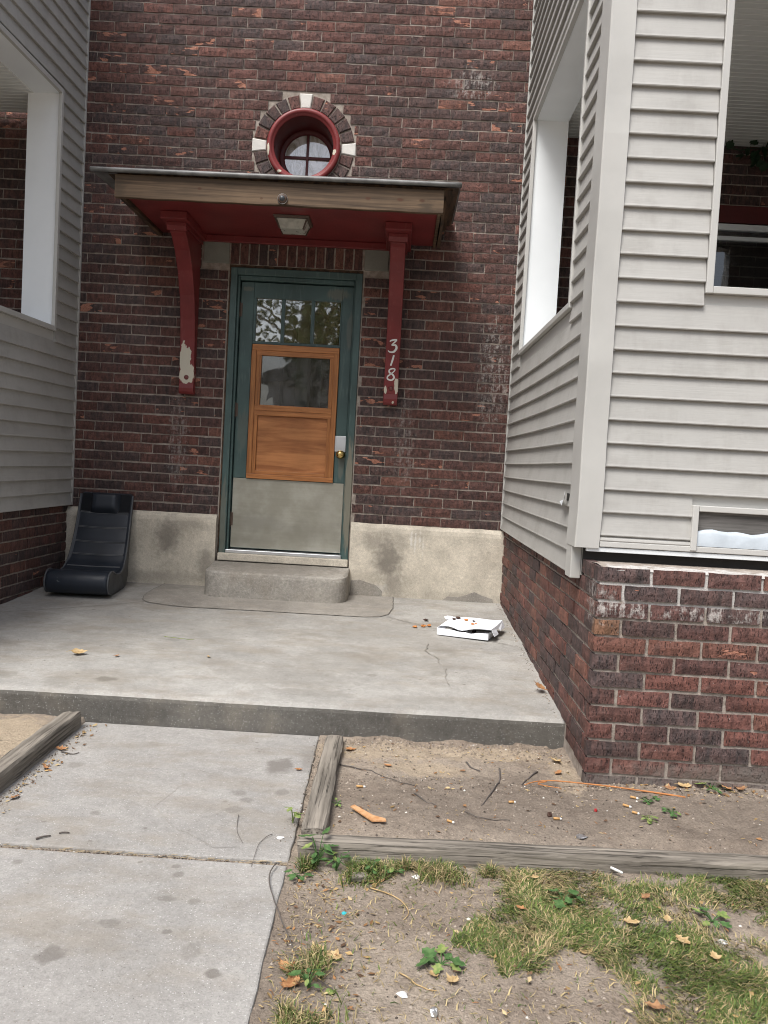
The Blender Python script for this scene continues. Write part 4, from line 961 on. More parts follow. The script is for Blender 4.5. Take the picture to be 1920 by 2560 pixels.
for sd_ in (0, 1):
    pts = []
    for p in top:
        x = (CW+.002 if sd_ else -.002); t = taper(p.x)*(1 if x < CW/2 else -1); d_ = Vector((cen[0]-p.x, cen[1]-p.y)); d_ = d_.normalized()*.010; pts.append((x+t, p.x + d_.x, p.y + d_.y))
    mb = MB(); mb.tube(pts, .0062, 7); build(mb, 'piping', M['piping'], ch, True)
mb = MB(); mb.add([(.075, -.110, .128), (.085, -.1075, .138), (.098, -.116, .112), (.106, -.119, .104), (.088, -.119, .106)], [(0,1,2,3,4)]); build(mb, 'torn_spot', M['piping'], ch)

# ================================================================== TAKEOUT BOX
bz = slab_z(-1.1)+.002; BXO = Vector((1.578, -1.155, bz))
bxr = thing('takeout_box', 'white cardboard takeout box with a sagging open lid on the porch', 'box', BXO); bxr.rotation_euler = (math.atan(SL)*0, 0, math.radians(-17))
BWD, BDP, BHT = .325, .30, .045
def panel(name, V, F, parent, th=.003):
    mb = MB(); mb.add(V, F); o = build(mb, name, M['board'], parent); md = o.modifiers.new('s', 'SOLIDIFY'); md.thickness = th; md.offset = 0; return o
panel('floor', [(0,0,.002),(BWD,0,.002),(BWD,BDP,.002),(0,BDP,.002)], [(0,1,2,3)], bxr)
n = 9; fv = []
for i in range(n+1):
    x = BWD*i/n; t = [.046,.044,.043,.040,.033,.036,.030,.039,.043,.044][i]; fv += [(x, 0, .001), (x, -.001, t)]
panel('front_side', fv, [(2*i, 2*i+2, 2*i+3, 2*i+1) for i in range(n)], bxr)
panel('right_side', [(BWD,.0015,.001),(BWD,BDP,.001),(BWD+.003,BDP,BHT),(BWD+.003,.08,BHT*.95),(BWD+.012,.03,.050),(BWD+.002,.0015,BHT)], [(0,1,2,3,4,5)], bxr)
panel('left_side', [(0,.0015,.001),(0,BDP,.001),(-.002,BDP,BHT),(-.002,.0015,BHT)], [(0,1,2,3)], bxr)
panel('back_side', [(0,BDP+.001,.001),(BWD,BDP+.001,.001),(BWD,BDP+.001,BHT+.008),(0,BDP+.001,BHT+.008)], [(0,1,2,3)], bxr)
nx_, ny_ = 12, 8; V = []
for j in range(ny_+1):
    for i in range(nx_+1):
        u, v = i/nx_, j/ny_; x = .018 + (BWD+.002)*u + .012*v; y = -.006 + .012*math.sin(u*5)*(1-v) + (BDP+.004)*v
        z = .060 + .012*v + .010*u - .020*math.exp(-((u-.40)/.17)**2)*(1-v)**1.3 + .006*math.sin(u*9+v*4)*.4 + .014*(u > .95)*0
        V.append((x, y, z))
lid = panel('lid', V, [(j*(nx_+1)+i, j*(nx_+1)+i+1, (j+1)*(nx_+1)+i+1, (j+1)*(nx_+1)+i) for j in range(ny_) for i in range(nx_)], bxr)
lid['label'] = 'bent white lid with crumbs and grease'
lx = .018 + BWD + .002
panel('lid_flap', [(lx, -.004, .068), (lx+.012, BDP, .081), (lx+.030, BDP-.01, .040), (lx+.026, .16, .040), (lx+.014, .155, .052), (lx+.012, .10, .052), (lx+.028, .09, .030), (lx+.020, .0, .028)], [(0,1,2,3,4,5,6,7)], lid)
panel('torn_corner', [(.03, BDP-.01, .075), (.0, BDP-.05, .082), (-.02, BDP-.06, .074), (.01, BDP-.12, .070), (.03, BDP-.10, .070)], [(0,1,2,3,4)], lid)
for i in range(14):
    fd = MB()
    x, y = random.uniform(.03, BWD-.03), random.uniform(.01, .2); s = random.uniform(.008, .02)
    fd.lathe([(0, s*.6), (s*.7, s*.4), (s, 0), (s*.6, -s*.4)], 7, Matrix.Translation((x, y, .014)) @ Matrix.Rotation(random.uniform(0, 3), 4, 'X'))
    build(fd, 'burnt_food', M['food'], bxr, True)
def blob(mat, loc, s, seed, flat=.5):
    r = random.Random(seed); mb = MB(); mb.lathe([(0, s*flat), (s*.6, s*flat*.8), (s, s*.1), (s*.7, -s*flat*.4), (0, -s*flat*.5)], 8, Matrix.Translation((0, 0, 0)))
    mb.v = [(x*r.uniform(.6, 1.4), y*r.uniform(.6, 1.4), z*r.uniform(.7, 1.3)) for x, y, z in mb.v]; return mb
for i, (u, v, mt, s) in enumerate(((.34, .72, 'crumb', .014), (.50, .66, 'food', .011), (.55, .38, 'crumb', .012), (.14, .82, 'cone', .016), (.10, .66, 'cone', .013), (.60, .42, 'crumb', .008))):
    lb = ['orange crumb near the back of the white box lid', 'dark crumb beside the orange one on the white box lid', 'orange crumb in the middle of the white box lid', 'brown flake at the back left corner of the white box lid', 'brown flake at the torn left edge of the white box lid', 'smallest orange crumb in the middle of the white box lid'][i]
    o = build(blob(mt, None, s, i), 'food_crumb', M[mt], None); p = bxr.matrix_basis @ Vector((.018 + BWD*u + .012*v, BDP*v, .060 + .012*v + .010*u + .004)); 
    o.location = Matrix.Translation(BXO) @ (Matrix.Rotation(math.radians(-17), 4, 'Z') @ Vector((.018 + BWD*u + .012*v, BDP*v, .066 + .012*v + .010*u - .020*math.exp(-((u-.40)/.17)**2)*(1-v)**1.3)))
    tag(o, lb, 'crumb', 'crumbs on the box lid')
for i, (x, y, mt, s, lb) in enumerate(((1.515, -.78, 'food', .018, 'dark burnt crumb behind the orange ones left of the box'), (1.535, -.93, 'crumb', .016, 'orange crumb touching the left side of the white box'), (1.495, -.955, 'crumb', .018, 'orange crumb in the middle of the three left of the box'), (1.44, -.99, 'crumb', .016, 'orange crumb farthest left of the white box'))):
    o = build(blob(mt, None, s, 20+i, .45), 'food_crumb', M[mt], None); o.location = (x, y, slab_z(y)+.008); tag(o, lb, 'crumb', 'crumbs beside the box')

# ================================================================== LANDSCAPE TIMBERS
def timber(p0, p1, wd, ht, z0, mat, label, seed):
    a, b = Vector(p0), Vector(p1); L = (b-a).length; mb = MB(); n = int(L/.04); V = []; r = random.Random(seed)
    pr = [(-.5, 0), (-.5, .82), (-.42, .97), (-.18, 1.0), (.0, .965), (.17, 1.0), (.42, .98), (.5, .84), (.5, 0)]; k = len(pr)
    for i in range(n+1):
        x = L*i/n; e = .006 if i in (0, n) else 0
        for j, (u, h) in enumerate(pr):
            V.append((x + (r.uniform(-.004, .004) if i in (0, n) else 0), u*(wd-e) + .004*fbm(x*1.0+seed, j*.7, 7), h*(ht-e) + (.004*fbm(x+seed*3, j*1.3, 9) if h > .5 else 0)))
    mb.add(V, [(i*k+j, i*k+j+1, (i+1)*k+j+1, (i+1)*k+j) for i in range(n) for j in range(k-1)] + [tuple(range(k-1, -1, -1)), tuple(n*k+j for j in range(k))])
    o = build(mb, 'landscape_timber', M[mat], None, False); o.location = (a.x, a.y, z0); o.rotation_euler = (0, 0, math.atan2(b.y-a.y, b.x-a.x)); return tag(o, label, 'timber', 'weathered landscape timbers')
timber((1.062, -2.70), (1.065, -3.70), .082, .052, -.276, 'timber', 'short weathered timber between walkway and bare soil bed', 1)
timber((1.030, -3.815), (3.3, -3.735), .072, .066, -.274, 'timber', 'long weathered timber between soil bed and patchy grass', 2)
timber((-.128, -2.72), (-.125, -5.0), .080, .090, -.272, 'timber', 'weathered timber along the left side of the walkway', 3)

# ================================================================== GROUND LITTER
def zg(x, y):
    if -.1 < x < 1.0 and y < -2.64: return -.2585
    return ground_h(x, y)
def leaf_mesh(seed, s, curl=.35, lobes=0, aspect=.62):
    r = random.Random(seed); n = 9; V = []; mb = MB()
    for i in range(n+1):
        t = i/n; wv = aspect*.5*math.sin(math.pi*t**.8)*(1 + (lobes*.35*math.sin(t*18) if lobes else 0) + r.uniform(-.12, .12)) ; x = (t-.5)
        for k in (-1, -.5, 0, .5, 1):
            V.append((x*s, k*wv*s, s*(curl*.5*(k*wv)**2*2.2 + curl*.35*(x)**2*1.6 + .03*r.uniform(-1, 1))))
    mb.add(V, [(i*5+j, (i+1)*5+j, (i+1)*5+j+1, i*5+j+1) for i in range(n) for j in range(4)])
    mb.tube([(-.5*s, 0, s*curl*.15), (-.62*s, .03*s, s*.10), (-.75*s, .02*s, s*.06)], s*.012, 5); return mb
def leaf(x, y, s, mat, label, seed, rz, z=None, curl=.5, tilt=0.0, lobes=0, name='dry_leaf', cat='leaf', group='dry leaves on the ground', asp=.62):
    o = build(leaf_mesh(seed, s, curl, lobes, asp), name, M[mat], None, True); o.location = (x, y, (zg(x, y) if z is None else z) + .004 + abs(tilt)*s*.3); o.rotation_euler = (tilt, 0, rz); return tag(o, label, cat, group)
sl_ = lambda y: slab_z(y)+.002
leaf(-.36, -2.05, .085, 'leaf_tan', 'large curled tan leaf on the left of the porch slab', 1, .3, sl_(-2.05), 1.1, .25)
leaf(-.16, -2.046, .035, 'leaf_or', 'small brown leaf right of the large tan leaf on the porch', 2, 1.0, sl_(-2.046), 1.0)
leaf(.31, -1.96, .030, 'leaf_tan', 'tiny tan leaf in the middle of the porch slab', 3, 2.0, sl_(-1.96), 1.2)
leaf(2.055, -2.22, .075, 'leaf_or', 'orange leaf against the brick foundation on the porch edge', 4, 1.2, sl_(-2.2)+.012, .4, .5, 1, asp=.9)
leaf(1.14, -2.80, .055, 'leaf_or', 'curled orange leaf behind the short timber by the porch slab', 5, .2, None, 1.1)
leaf(.945, -3.093, .032, 'leaf_or', 'orange leaf on the walkway beside the large dark stain', 6, .1, None, .8)
leaf(1.305, -3.036, .038, 'leaf_or', 'orange leaf on the bare soil near the short timber', 7, 2.6, None, .8)
leaf(1.62, -3.0, .030, 'leaf_br', 'brown leaf on the soil bed in front of the porch slab', 8, .7, None, .8)
leaf(1.288, -3.955, .060, 'leaf_br', 'long brown curled leaf below the weeds at the timber end', 9, .35, None, 1.1, asp=.35)
leaf(1.145, -4.342, .040, 'leaf_tan', 'tan leaf, upper of the pair on bare dirt by the walkway', 10, .6, None, .6, 0, 1, asp=.9)
leaf(1.185, -4.380, .055, 'leaf_tan', 'broad tan leaf, lower of the pair on bare dirt by the walkway', 11, 2.7, None, .6, 0, 1, asp=.8)
leaf(1.095, -4.50, .070, 'leaf_or', 'reddish leaf in the grass tuft by the walkway edge', 12, 1.2, None, .9, 0, 1)
leaf(1.075, -4.44, .060, 'leaf_or', 'reddish leaf above the grass tuft by the walkway edge', 13, 2.2, None, .9, 0, 1)
leaf(1.195, -4.53, .028, 'leaf_ye', 'pale yellow green leaf in the grass tuft near the bottom', 14, .4, None, .5, asp=.9)
leaf(1.492, -4.455, .036, 'leaf_tan', 'pale dead leaf under the broadleaf weed', 15, .9, None, .9, 0, 1, asp=.9)
leaf(1.445, -4.435, .030, 'leaf_tan', 'pale dead leaf left of the broadleaf weed', 16, 2.1, None, .9, 0, 1, asp=.9)
leaf(1.86, -4.28, .045, 'leaf_tan', 'pale leaf at the lower edge of the grass patch', 17, .4, None, .6)
for i, (x, y, s, mt, lb) in enumerate(((2.02, -4.13, .05, 'leaf_tan', 'tan leaf in the middle of the grass patch'), (2.13, -4.10, .04, 'leaf_tan', 'small tan leaf right of the one in the grass patch'), (1.71, -4.09, .030, 'leaf_or', 'orange leaf at the left edge of the grass patch'),
        (2.10, -3.98, .04, 'leaf_br', 'brown leaf high in the right grass'), (2.14, -4.21, .05, 'leaf_tan', 'pale tan leaf in the right grass below the brown one'), (1.78, -3.90, .03, 'leaf_tan', 'small tan leaf in grass just below the long timber'), (2.2, -4.28, .045, 'leaf_tan', 'pale leaf at the far right of the grass patch'), (1.97, -4.52, .05, 'leaf_br', 'brown leaf at the bottom edge of the dirt'))):
    leaf(x, y, s, mt, lb, 30+i, i*1.3, zg(x, y)+.012, .7, 0, 1)
for i, (x, y, s, mt, lb) in enumerate(((2.50, -3.12, .06, 'leaf_tan', 'tan leaf at the foot of the near brick wall'), (2.66, -3.14, .055, 'leaf_or', 'orange leaf at the foot of the near brick wall, far right'), (2.72, -3.13, .06, 'leaf_br', 'brown leaf at the foot of the brick wall by the right edge'), (2.43, -3.16, .05, 'leaf_br', 'brown leaf below the near brick wall beside the weeds'),
        (2.03, -2.86, .06, 'leaf_tan', 'curled tan leaf stuck between porch slab and brick corner'), (2.02, -2.98, .05, 'leaf_or', 'orange leaf on the soil at the brick corner'), (-.055, -3.03, .045, 'leaf_or', 'orange leaf against the left timber near the slab'), (-.03, -3.25, .04, 'leaf_or', 'orange leaf on the walkway beside the left timber'), (-.02, -3.55, .04, 'leaf_br', 'brown leaf beside the left timber at the photo edge'))):
    leaf(x, y, s, mt, lb, 50+i, i*2.1, None, .9, .2, 1)
# bark chip
mb = MB(); mb.prism([(0, 0), (.014, .012), (.085, -.072), (.128, -.098), (.132, -.116), (.082, -.112)][::-1], 2, 0, .005); o = build(mb, 'bark_strip', M['bark_or']); o.location = (1.178, -3.475, zg(1.24, -3.53)+.010); o.rotation_euler = (.08, -.1, 0); tag(o, 'flat orange bark strip leaning on the long timber', 'bark')
mb = MB()
for i in range(4): mb.prism([(0, 0), (.045, .004), (.046, .018), (.002, .016)], 2, i*.004, i*.004+.003); mb.v = [(x, y, z) for x, y, z in mb.v]
o = build(mb, 'bark_strip', M['timber']); o.location = (1.212, -3.97, zg(1.23, -3.95)+.004); o.scale = (1, 2.2, 1); tag(o, 'grey weathered bark piece below the weeds at the timber end', 'bark')
# cigarette butts
def butt(x, y, rz, L, label, tip='filter', z=None):
    t = thing('cigarette_butt', label, 'cigarette butt', (x, y, (zg(x, y) if z is None else z)+.006), 'cigarette butts on the ground'); t.rotation_euler = (0, .08, rz)
    mb = MB(); mb.tube([(-L/2, 0, 0), (L*.25, 0, 0)], .0045, 8); build(mb, 'filter', M[tip], t, True)
    mb = MB(); mb.tube([(L*.2505, 0, 0), (L*.42, 0, 0), (L*.5, .001, 0)], [.0044, .0044, .003], 8); build(mb, 'paper', M['paper'], t, True)
butt(1.206, -3.242, .15, .036, 'cigarette butt on bare soil right of the short timber'); butt(1.538, -3.541, -.5, .028, 'cigarette butt on soil just behind the long timber')
butt(1.782, -3.335, .2, .028, 'cigarette butt in the middle of the soil bed'); butt(1.186, -4.603, 1.5, .032, 'cigarette butt at the bottom beside the walkway grass')
butt(1.927, -3.477, .1, .030, 'cigarette butt next to the brown cone on the soil'); butt(2.257, -3.272, -.3, .030, 'cigarette butt just below the orange stick'); butt(2.205, -3.365, -.5, .032, 'cigarette butt left of the seedlings on the soil bed'); butt(2.222, -3.421, -.4, .026, 'cigarette butt nearest the timber below the seedlings')
butt(2.050, -3.836, -.7, .042, 'white cigarette butt in the grass below the long timber', 'paper', zg(2.05, -3.836)+.015)
# twigs, stick, vine
def twig(pts, rad, mat, label, name='twig', cat='twig', group='dark twigs on the soil', lift=.004):
    P = sm([(p[0], p[1]) for p in pts], 4); n = len(P); mb = MB(); q = [(p.x, p.y, zg(p.x, p.y) + lift + .004*math.sin(i*.9)*.5) for i, p in enumerate(P)]
    mb.tube(q, [rad*(1-.5*i/n) for i in range(n)], 6); o = build(mb, name, M[mat], None, True); return tag(o, label, cat, group)
st_ = thing('orange_stick', 'long thin orange forked stick lying below the brick corner', 'stick'); 
def part_twig(pts, rad, mat, parent, name):
    P = sm(pts, 4); n = len(P); mb = MB(); mb.tube([(p.x, p.y, -.226 + .014*smoothstep(1.9, 2.4, p.x) + .001*math.sin(i*.5)) for i, p in enumerate(P)], [rad*(1-.55*i/n) for i in range(n)], 7); return build(mb, name, M[mat], parent, True)
part_twig([(2.459,-3.250),(2.30,-3.206),(2.155,-3.156),(1.986,-3.122),(1.90,-3.145),(1.85,-3.185)], .0038, 'twigo', st_, 'stem'); part_twig([(1.945,-3.135),(1.905,-3.17),(1.99,-3.20)], .003, 'twigo', st_, 'fork')
twig([(1.775,-2.978),(1.765,-3.08),(1.741,-3.162),(1.666,-3.346)], .0042, 'twig', 'dark bent twig in the middle of the soil bed')
twig([(1.935,-2.969),(1.89,-3.05),(1.846,-3.14)], .004, 'twig', 'dark twig nearest the brick corner'); twig([(1.412,-3.336),(1.45,-3.37),(1.493,-3.41)], .003, 'twig', 'thin dark twig in the lower left of the soil bed')
twig([(1.639,-2.93),(1.66,-2.97),(1.692,-3.002)], .004, 'twig', 'short dark twig in front of the porch slab'); twig([(1.10,-2.98),(1.22,-3.08),(1.30,-3.16),(1.42,-3.22)], .0025, 'twig', 'long thin twig right of the short timber')
twig([(.79,-3.569),(.798,-3.64),(.815,-3.72),(.846,-3.787)], .0011, 'twig', 'thin dark twig on the walkway slab'); twig([(1.6,-3.42),(1.68,-3.48),(1.75,-3.52)], .002, 'twig', 'thin twig behind the long timber, centre')
twig([(.93,-3.708),(.905,-3.75),(.897,-3.80),(.90,-3.94)], .0011, 'twig', 'thin curved vine end lying on the walkway by the joint'); twig([(.975,-3.93),(.965,-4.0),(.985,-4.10),(1.02,-4.19),(1.06,-4.30),(1.10,-4.40),(1.15,-4.48),(1.20,-4.53)], .0022, 'twig', 'dark curved vine along the walkway edge', 'dead_vine', 'vine', lift=.012)
twig([(-.045,-3.06),(.0,-3.075),(.03,-3.06)], .003, 'twig', 'small dark twig beside the left timber'); twig([(.19,-3.85),(.225,-3.82)], .0035, 'twig', 'short black twig on the walkway near the joint, left one'); twig([(.245,-3.80),(.275,-3.79)], .003, 'twig', 'short black twig on the walkway near the joint, right one')
twig([(1.27,-4.0),(1.36,-4.06),(1.385,-4.13),(1.37,-4.17)], .0022, 'leaf_tan', 'pale curved straw on the bare dirt', 'straw', 'straw', 'pale straws'); twig([(1.36,-4.43),(1.40,-4.475),(1.45,-4.50)], .0022, 'leaf_tan', 'pale curved straw below the broadleaf weed', 'straw', 'straw', 'pale straws')
twig([(-.02,-1.64),(.08,-1.66),(.16,-1.66)], .0022, 'leaf_ye', 'thin straw on the porch slab below the step', 'straw', 'straw', 'pale straws', .21)
# little things
def small(mt, x, y, s, label, cat, name, flat=.5, z=None, seed=0):
    o = build(blob(mt, None, s, 70+seed, flat), name, M[mt], None); o.location = (x, y, (zg(x, y) if z is None else z)+s*flat*.2); o.scale = (.75, .75, .75); return tag(o, label, cat)
small('berry', 2.083, -3.392, .011, 'small red berry on the soil bed', 'berry', 'red_berry', .9); small('cone', 1.904, -3.447, .017, 'dark brown cone on the soil bed', 'cone', 'brown_cone', .8)
small('teal', 1.202, -4.154, .013, 'teal plastic chip on the bare dirt', 'plastic chip', 'plastic_chip', .3); small('paper', 1.412, -3.919, .016, 'white paper scrap below the long timber', 'paper scrap', 'paper_scrap', .3, None, 2); small('paper', 1.367, -4.516, .018, 'white paper scrap near the bottom of the bare dirt', 'paper scrap', 'paper_scrap', .4, None, 3)
small('foil', 1.44, -4.585, .018, 'crumpled foil ball at the bottom of the dirt', 'foil', 'foil_ball', .9); small('paper', .958, -3.725, .016, 'white plastic scrap on the walkway beside the long timber', 'plastic scrap', 'plastic_scrap', .4, None, 4)
small('paper', 1.555, -4.145, .008, 'white chip, left of the pair by the grass', 'chip', 'white_chip', .4, None, 5); small('paper', 1.578, -4.14, .008, 'white chip, right of the pair by the grass', 'chip', 'white_chip', .4, None, 6); small('paper', 1.955, -3.79, .013, 'white scrap in grass just under the long timber', 'paper scrap', 'paper_scrap', .4, None, 7)
small('foil', 1.985, -3.60, .030, 'grey crumpled scrap behind the long timber', 'scrap', 'grey_scrap', .2, None, 8); small('paper', 2.26, -4.18, .018, 'bluish scrap at the right edge of the grass', 'paper scrap', 'paper_scrap', .3, None, 9)
# ------------------------------------------------------------------ weeds
def weed(x, y, n, s, label, seed, mat='leaf_gr', spread=.8, asp=.45, up=.5, lob=0):
    t = thing('weed', label, 'weed', (x, y, zg(x, y)), 'weeds'); r = random.Random(seed)
    for i in range(n):
        a = 2*math.pi*i/n + r.uniform(-.4, .4); ln = s*r.uniform(.7, 1.2); h = ln*up*r.uniform(.5, 1.3); d = ln*spread*r.uniform(.4, 1)
        mb = MB(); mb.tube([(0, 0, 0), (math.cos(a)*d*.5, math.sin(a)*d*.5, h*.7), (math.cos(a)*d, math.sin(a)*d, h)], [.0018, .0015, .001], 5); build(mb, 'stem', M[mat], t)
        o = build(leaf_mesh(seed*31+i, ln*.75, .3, lob, asp), 'leaf', M[mat if r.random() < .8 else 'leaf_ye'], t, True); o.location = (math.cos(a)*(d+ln*.3), math.sin(a)*(d+ln*.3), h); o.rotation_euler = (r.uniform(-.3, .3), r.uniform(-.1, .4), a)
weed(1.466, -4.385, 8, .055, 'broadleaf weed growing from the bare dirt', 1, 'leaf_gr', .7, .7, .25, 1); weed(1.10, -3.875, 12, .06, 'tall leafy weed at the end of the long timber', 2, 'leaf_gr', .6, .4, 1.0); weed(1.16, -3.90, 10, .05, 'leafy weed right of the tall one at the long timber end', 12, 'leaf_gr', .6, .3, .9)
weed(.985, -3.60, 6, .040, 'pale sprout on the walkway edge at the timber gap', 3, 'leaf_ye', .4, .6, 1.2); weed(1.127, -3.412, 6, .026, 'small sprout beside the short timber', 4, 'leaf_gr', .7, .5, .5)
weed(2.30, -3.299, 10, .030, 'green seedlings below the orange stick, nearest the brick wall', 5, 'leaf_gr', 1.0, .7, .4); weed(2.256, -3.474, 9, .028, 'yellowish seedlings just behind the long timber', 6, 'leaf_ye', 1.0, .7, .4); weed(2.36, -3.40, 9, .028, 'seedlings right of the others on the soil bed', 7, 'leaf_gr', 1.2, .7, .4)
weed(2.60, -3.135, 10, .055, 'flat green weed against the near brick wall', 8, 'leaf_gr', .7, .35, .3); weed(1.85, -4.01, 8, .055, 'broadleaf weed inside the grass patch', 9, 'leaf_gr', .8, .7, .5, 1); weed(2.27, -4.07, 8, .055, 'dark broadleaf weed in the grass at the right edge', 10, 'leaf_gr', .8, .6, .35, 1)
weed(1.14, -4.52, 8, .040, 'small leafy weed in the grass tuft by the walkway', 11, 'leaf_gr', .6, .5, .8); weed(1.055, -3.98, 7, .035, 'low weed between walkway and bare dirt', 13, 'leaf_gr', .7, .6, .5); weed(-.36, -3.0, 6, .03, 'tiny sprout in the soil left of the left timber', 14, 'leaf_gr', .7, .5, .5)
weed(1.27, -3.915, 9, .035, 'grassy weed under the long timber, left of centre', 15, 'leaf_gr', .7, .4, .8); weed(1.34, -3.90, 8, .030, 'clover like weed under the long timber', 16, 'leaf_gr', .9, .7, .6)
# ------------------------------------------------------------------ grass, straw, pebbles (uncountable)
GP = [(1.50, -3.80), (1.62, -3.88), (1.705, -3.93), (1.677, -4.059), (1.545, -4.19), (1.50, -4.28), (1.53, -4.369), (1.611, -4.429), (1.75, -4.35), (1.879, -4.255), (1.90, -4.398), (1.915, -4.494), (1.95, -4.66), (2.6, -4.75), (3.1, -4.4), (3.1, -3.76)]
def inpoly(x, y, poly):
    c = False; n = len(poly)
    for i in range(n):
        x1, y1 = poly[i]; x2, y2 = poly[(i+1) % n]
        if (y1 > y) != (y2 > y) and x < (x2-x1)*(y-y1)/(y2-y1)+x1: c = not c
    return c
rg = random.Random(77); gm = MB()
def blade(x, y, L, lean, col, a, wd=.0013):
    z = ground_h(x, y)-.002; dx, dy = math.cos(a), math.sin(a); px, py = -dy*wd, dx*wd; b2 = a + rg.uniform(-.9, .9); wd *= rg.uniform(.4, 1.7); px, py = -dy*wd, dx*wd
    up = math.sqrt(max(.0, 1-lean*lean))
    p1 = (x + dx*L*lean*.45, y + dy*L*lean*.45, z + L*(up*.5+.10)); p2 = (p1[0] + math.cos(b2)*L*(lean*.55+.1), p1[1] + math.sin(b2)*L*(lean*.55+.1), z + L*(up*.75+.05))
    gm.add([(x-px, y-py, z), (x+px, y+py, z), (p1[0]+px*.8, p1[1]+py*.8, p1[2]), (p1[0]-px*.8, p1[1]-py*.8, p1[2]), p2], [(0, 1, 2, 3), (3, 2, 4)], col)
def gcol(dry):
    if rg.random() < dry: k = rg.uniform(.6, 1.25); return (.36*k, .285*k, .15*k, 1)
    k = rg.uniform(.55, 1.4); q = rg.random(); return ((.075+.05*q)*k, (.125+.02*q)*k, .035*k, 1)
cnt = 0
while cnt < 64000:
    x, y = rg.uniform(1.42, 3.0), rg.uniform(-4.75, -3.77)
    xx, yy = x + .085*fbm(x, y, 5) + .03*fbm(x, y+3, 22), y + .085*fbm(x+7, y, 5) + .03*fbm(x+5, y, 22)
    dn = fbm(x+3, y+1, 4.5) + .5*fbm(x+1, y+1, 16)
    if not inpoly(xx, yy, GP): 
        cnt += .2; continue
    thin = smoothstep(2.15, 2.4, x)*smoothstep(-3.95, -4.1, y)*.6
    if rg.random() < .42 - .8*dn + thin: cnt += .3; continue
    blade(x, y, rg.uniform(.010, .045), rg.uniform(.7, 1.0), gcol(.38 + .55*fbm(x, y+4, 3.2)), 2.2*math.pi*fbm(x+11, y, 2.5) + rg.uniform(-1.6, 1.6)); cnt += 1
cnt = 0
while cnt < 8000:
    if cnt % 3 < 2: x, y = rg.uniform(1.05, 1.66), -3.86 - abs(rg.gauss(0, .05)); y += (.02 if x > 1.35 else -.01)
    else: x, y = 1.085 + abs(rg.gauss(0, .06)), rg.uniform(-4.72, -4.36)
    cnt += 1
    if fbm(x, y, 8) < -.05: continue
    blade(x, y, rg.uniform(.02, .06), rg.uniform(.3, .98), gcol(.15 if x < 1.3 and y > -4.2 else .5), rg.uniform(0, 6.28))
for i in range(1500):                                     # stray blades
    x, y = rg.uniform(1.05, 2.0), rg.uniform(-4.7, -3.9)
    blade(x, y, rg.uniform(.015, .035), rg.uniform(.7, 1), gcol(.75), rg.uniform(0, 6.28))
me = bpy.data.meshes.new('grass'); me.from_pydata(gm.v, [], gm.f); me.materials.append(M['blade']); at_ = me.attributes.new('bcol', 'FLOAT_COLOR', 'FACE'); at_.data.foreach_set('color', [q for c in gm.c for q in c]); me.update()
o = add('grass', me); o['kind'] = 'stuff'; o['label'] = 'patchy half dry grass'; o['category'] = 'grass'
# pebbles, chips and straw
pm = MB()
def peb(x, y, s, col, z=None):
    z0 = (zg(x, y) if z is None else z); a = rg.uniform(0, 6); V = []
    for k in range(5): q = a + k*1.257; V.append((x + s*math.cos(q)*rg.uniform(.6, 1.2), y + s*math.sin(q)*rg.uniform(.6, 1.2), z0 - s*.1))
    V.append((x, y, z0 + s*rg.uniform(.5, .9))); pm.add(V, [(k, (k+1) % 5, 5) for k in range(5)], col)
def pcol():
    q = rg.random()
    if q < .45: k = rg.uniform(.6, 1.2); return (.20*k, .16*k, .125*k, 1)
    if q < .75: k = rg.uniform(.5, 1.1); return (.10*k, .08*k, .065*k, 1)
    if q < .97: return (.34, .29, .24, 1)
    return (.56, .54, .50, 1)
for i in range(6500):
    if i % 3 == 0: x, y = rg.uniform(1.1, 2.9), rg.uniform(-3.76, -2.66)
    elif i % 3 == 1: x, y = rg.uniform(1.02, 2.4), rg.uniform(-4.8, -3.86)
    else: x, y = rg.uniform(1.05, 2.9), -2.66 - abs(rg.gauss(0, .08)) - (.46 if rg.random() < .35 else 0)
    if x > SX and y > FYB: continue
    peb(x, y, rg.choice((.0015, .002, .003, .003, .004, .006)), pcol())
for i in range(520):
    x, y = rg.uniform(1.12, 2.08), -2.66 - abs(rg.gauss(0, .09))
    if i % 4 == 0: x, y = rg.uniform(2.0, 2.9), FYB - abs(rg.gauss(0, .05))
    k = rg.uniform(.7, 1.25); peb(x, y, rg.choice((.004, .005, .007, .009, .012)), (.235*k, .19*k, .145*k, 1))
for i in range(700): 
    x, y = rg.uniform(-.1, 1.0), rg.uniform(-4.75, -2.66); peb(x, y, rg.uniform(.0008, .0018), pcol())
for i in range(420): 
    x = rg.uniform(-.1, 1.02); peb(x, -3.897+rg.gauss(0, .006), rg.uniform(.002, .005), pcol(), -.266)
for i in range(260): 
    x = rg.uniform(-1.2, 2.05); y = -rg.random()**.7*2.6; peb(x, y, rg.uniform(.001, .0035), pcol(), slab_z(y))
for i in range(160):
    t = rg.random(); y = -.05-2.55*t; peb(2.085-abs(rg.gauss(0, .012)), y, rg.uniform(.002, .006), pcol(), slab_z(y))
for i in range(260): peb(.93 + abs(rg.gauss(0, .03))*(-1 if rg.random() < .3 else 1)*.6 + .07, rg.uniform(-3.75, -2.68), rg.uniform(.0015, .005), pcol())
for i in range(220): peb(-.075+abs(rg.gauss(0, .025)), rg.uniform(-3.9, -2.68), rg.uniform(.002, .006), pcol(), -.258)
o = build(pm, 'soil_crumbs', M['debris'], None); o['kind'] = 'stuff'; o['label'] = 'loose soil crumbs and small stones'; o['category'] = 'crumbs'
sm_ = MB()
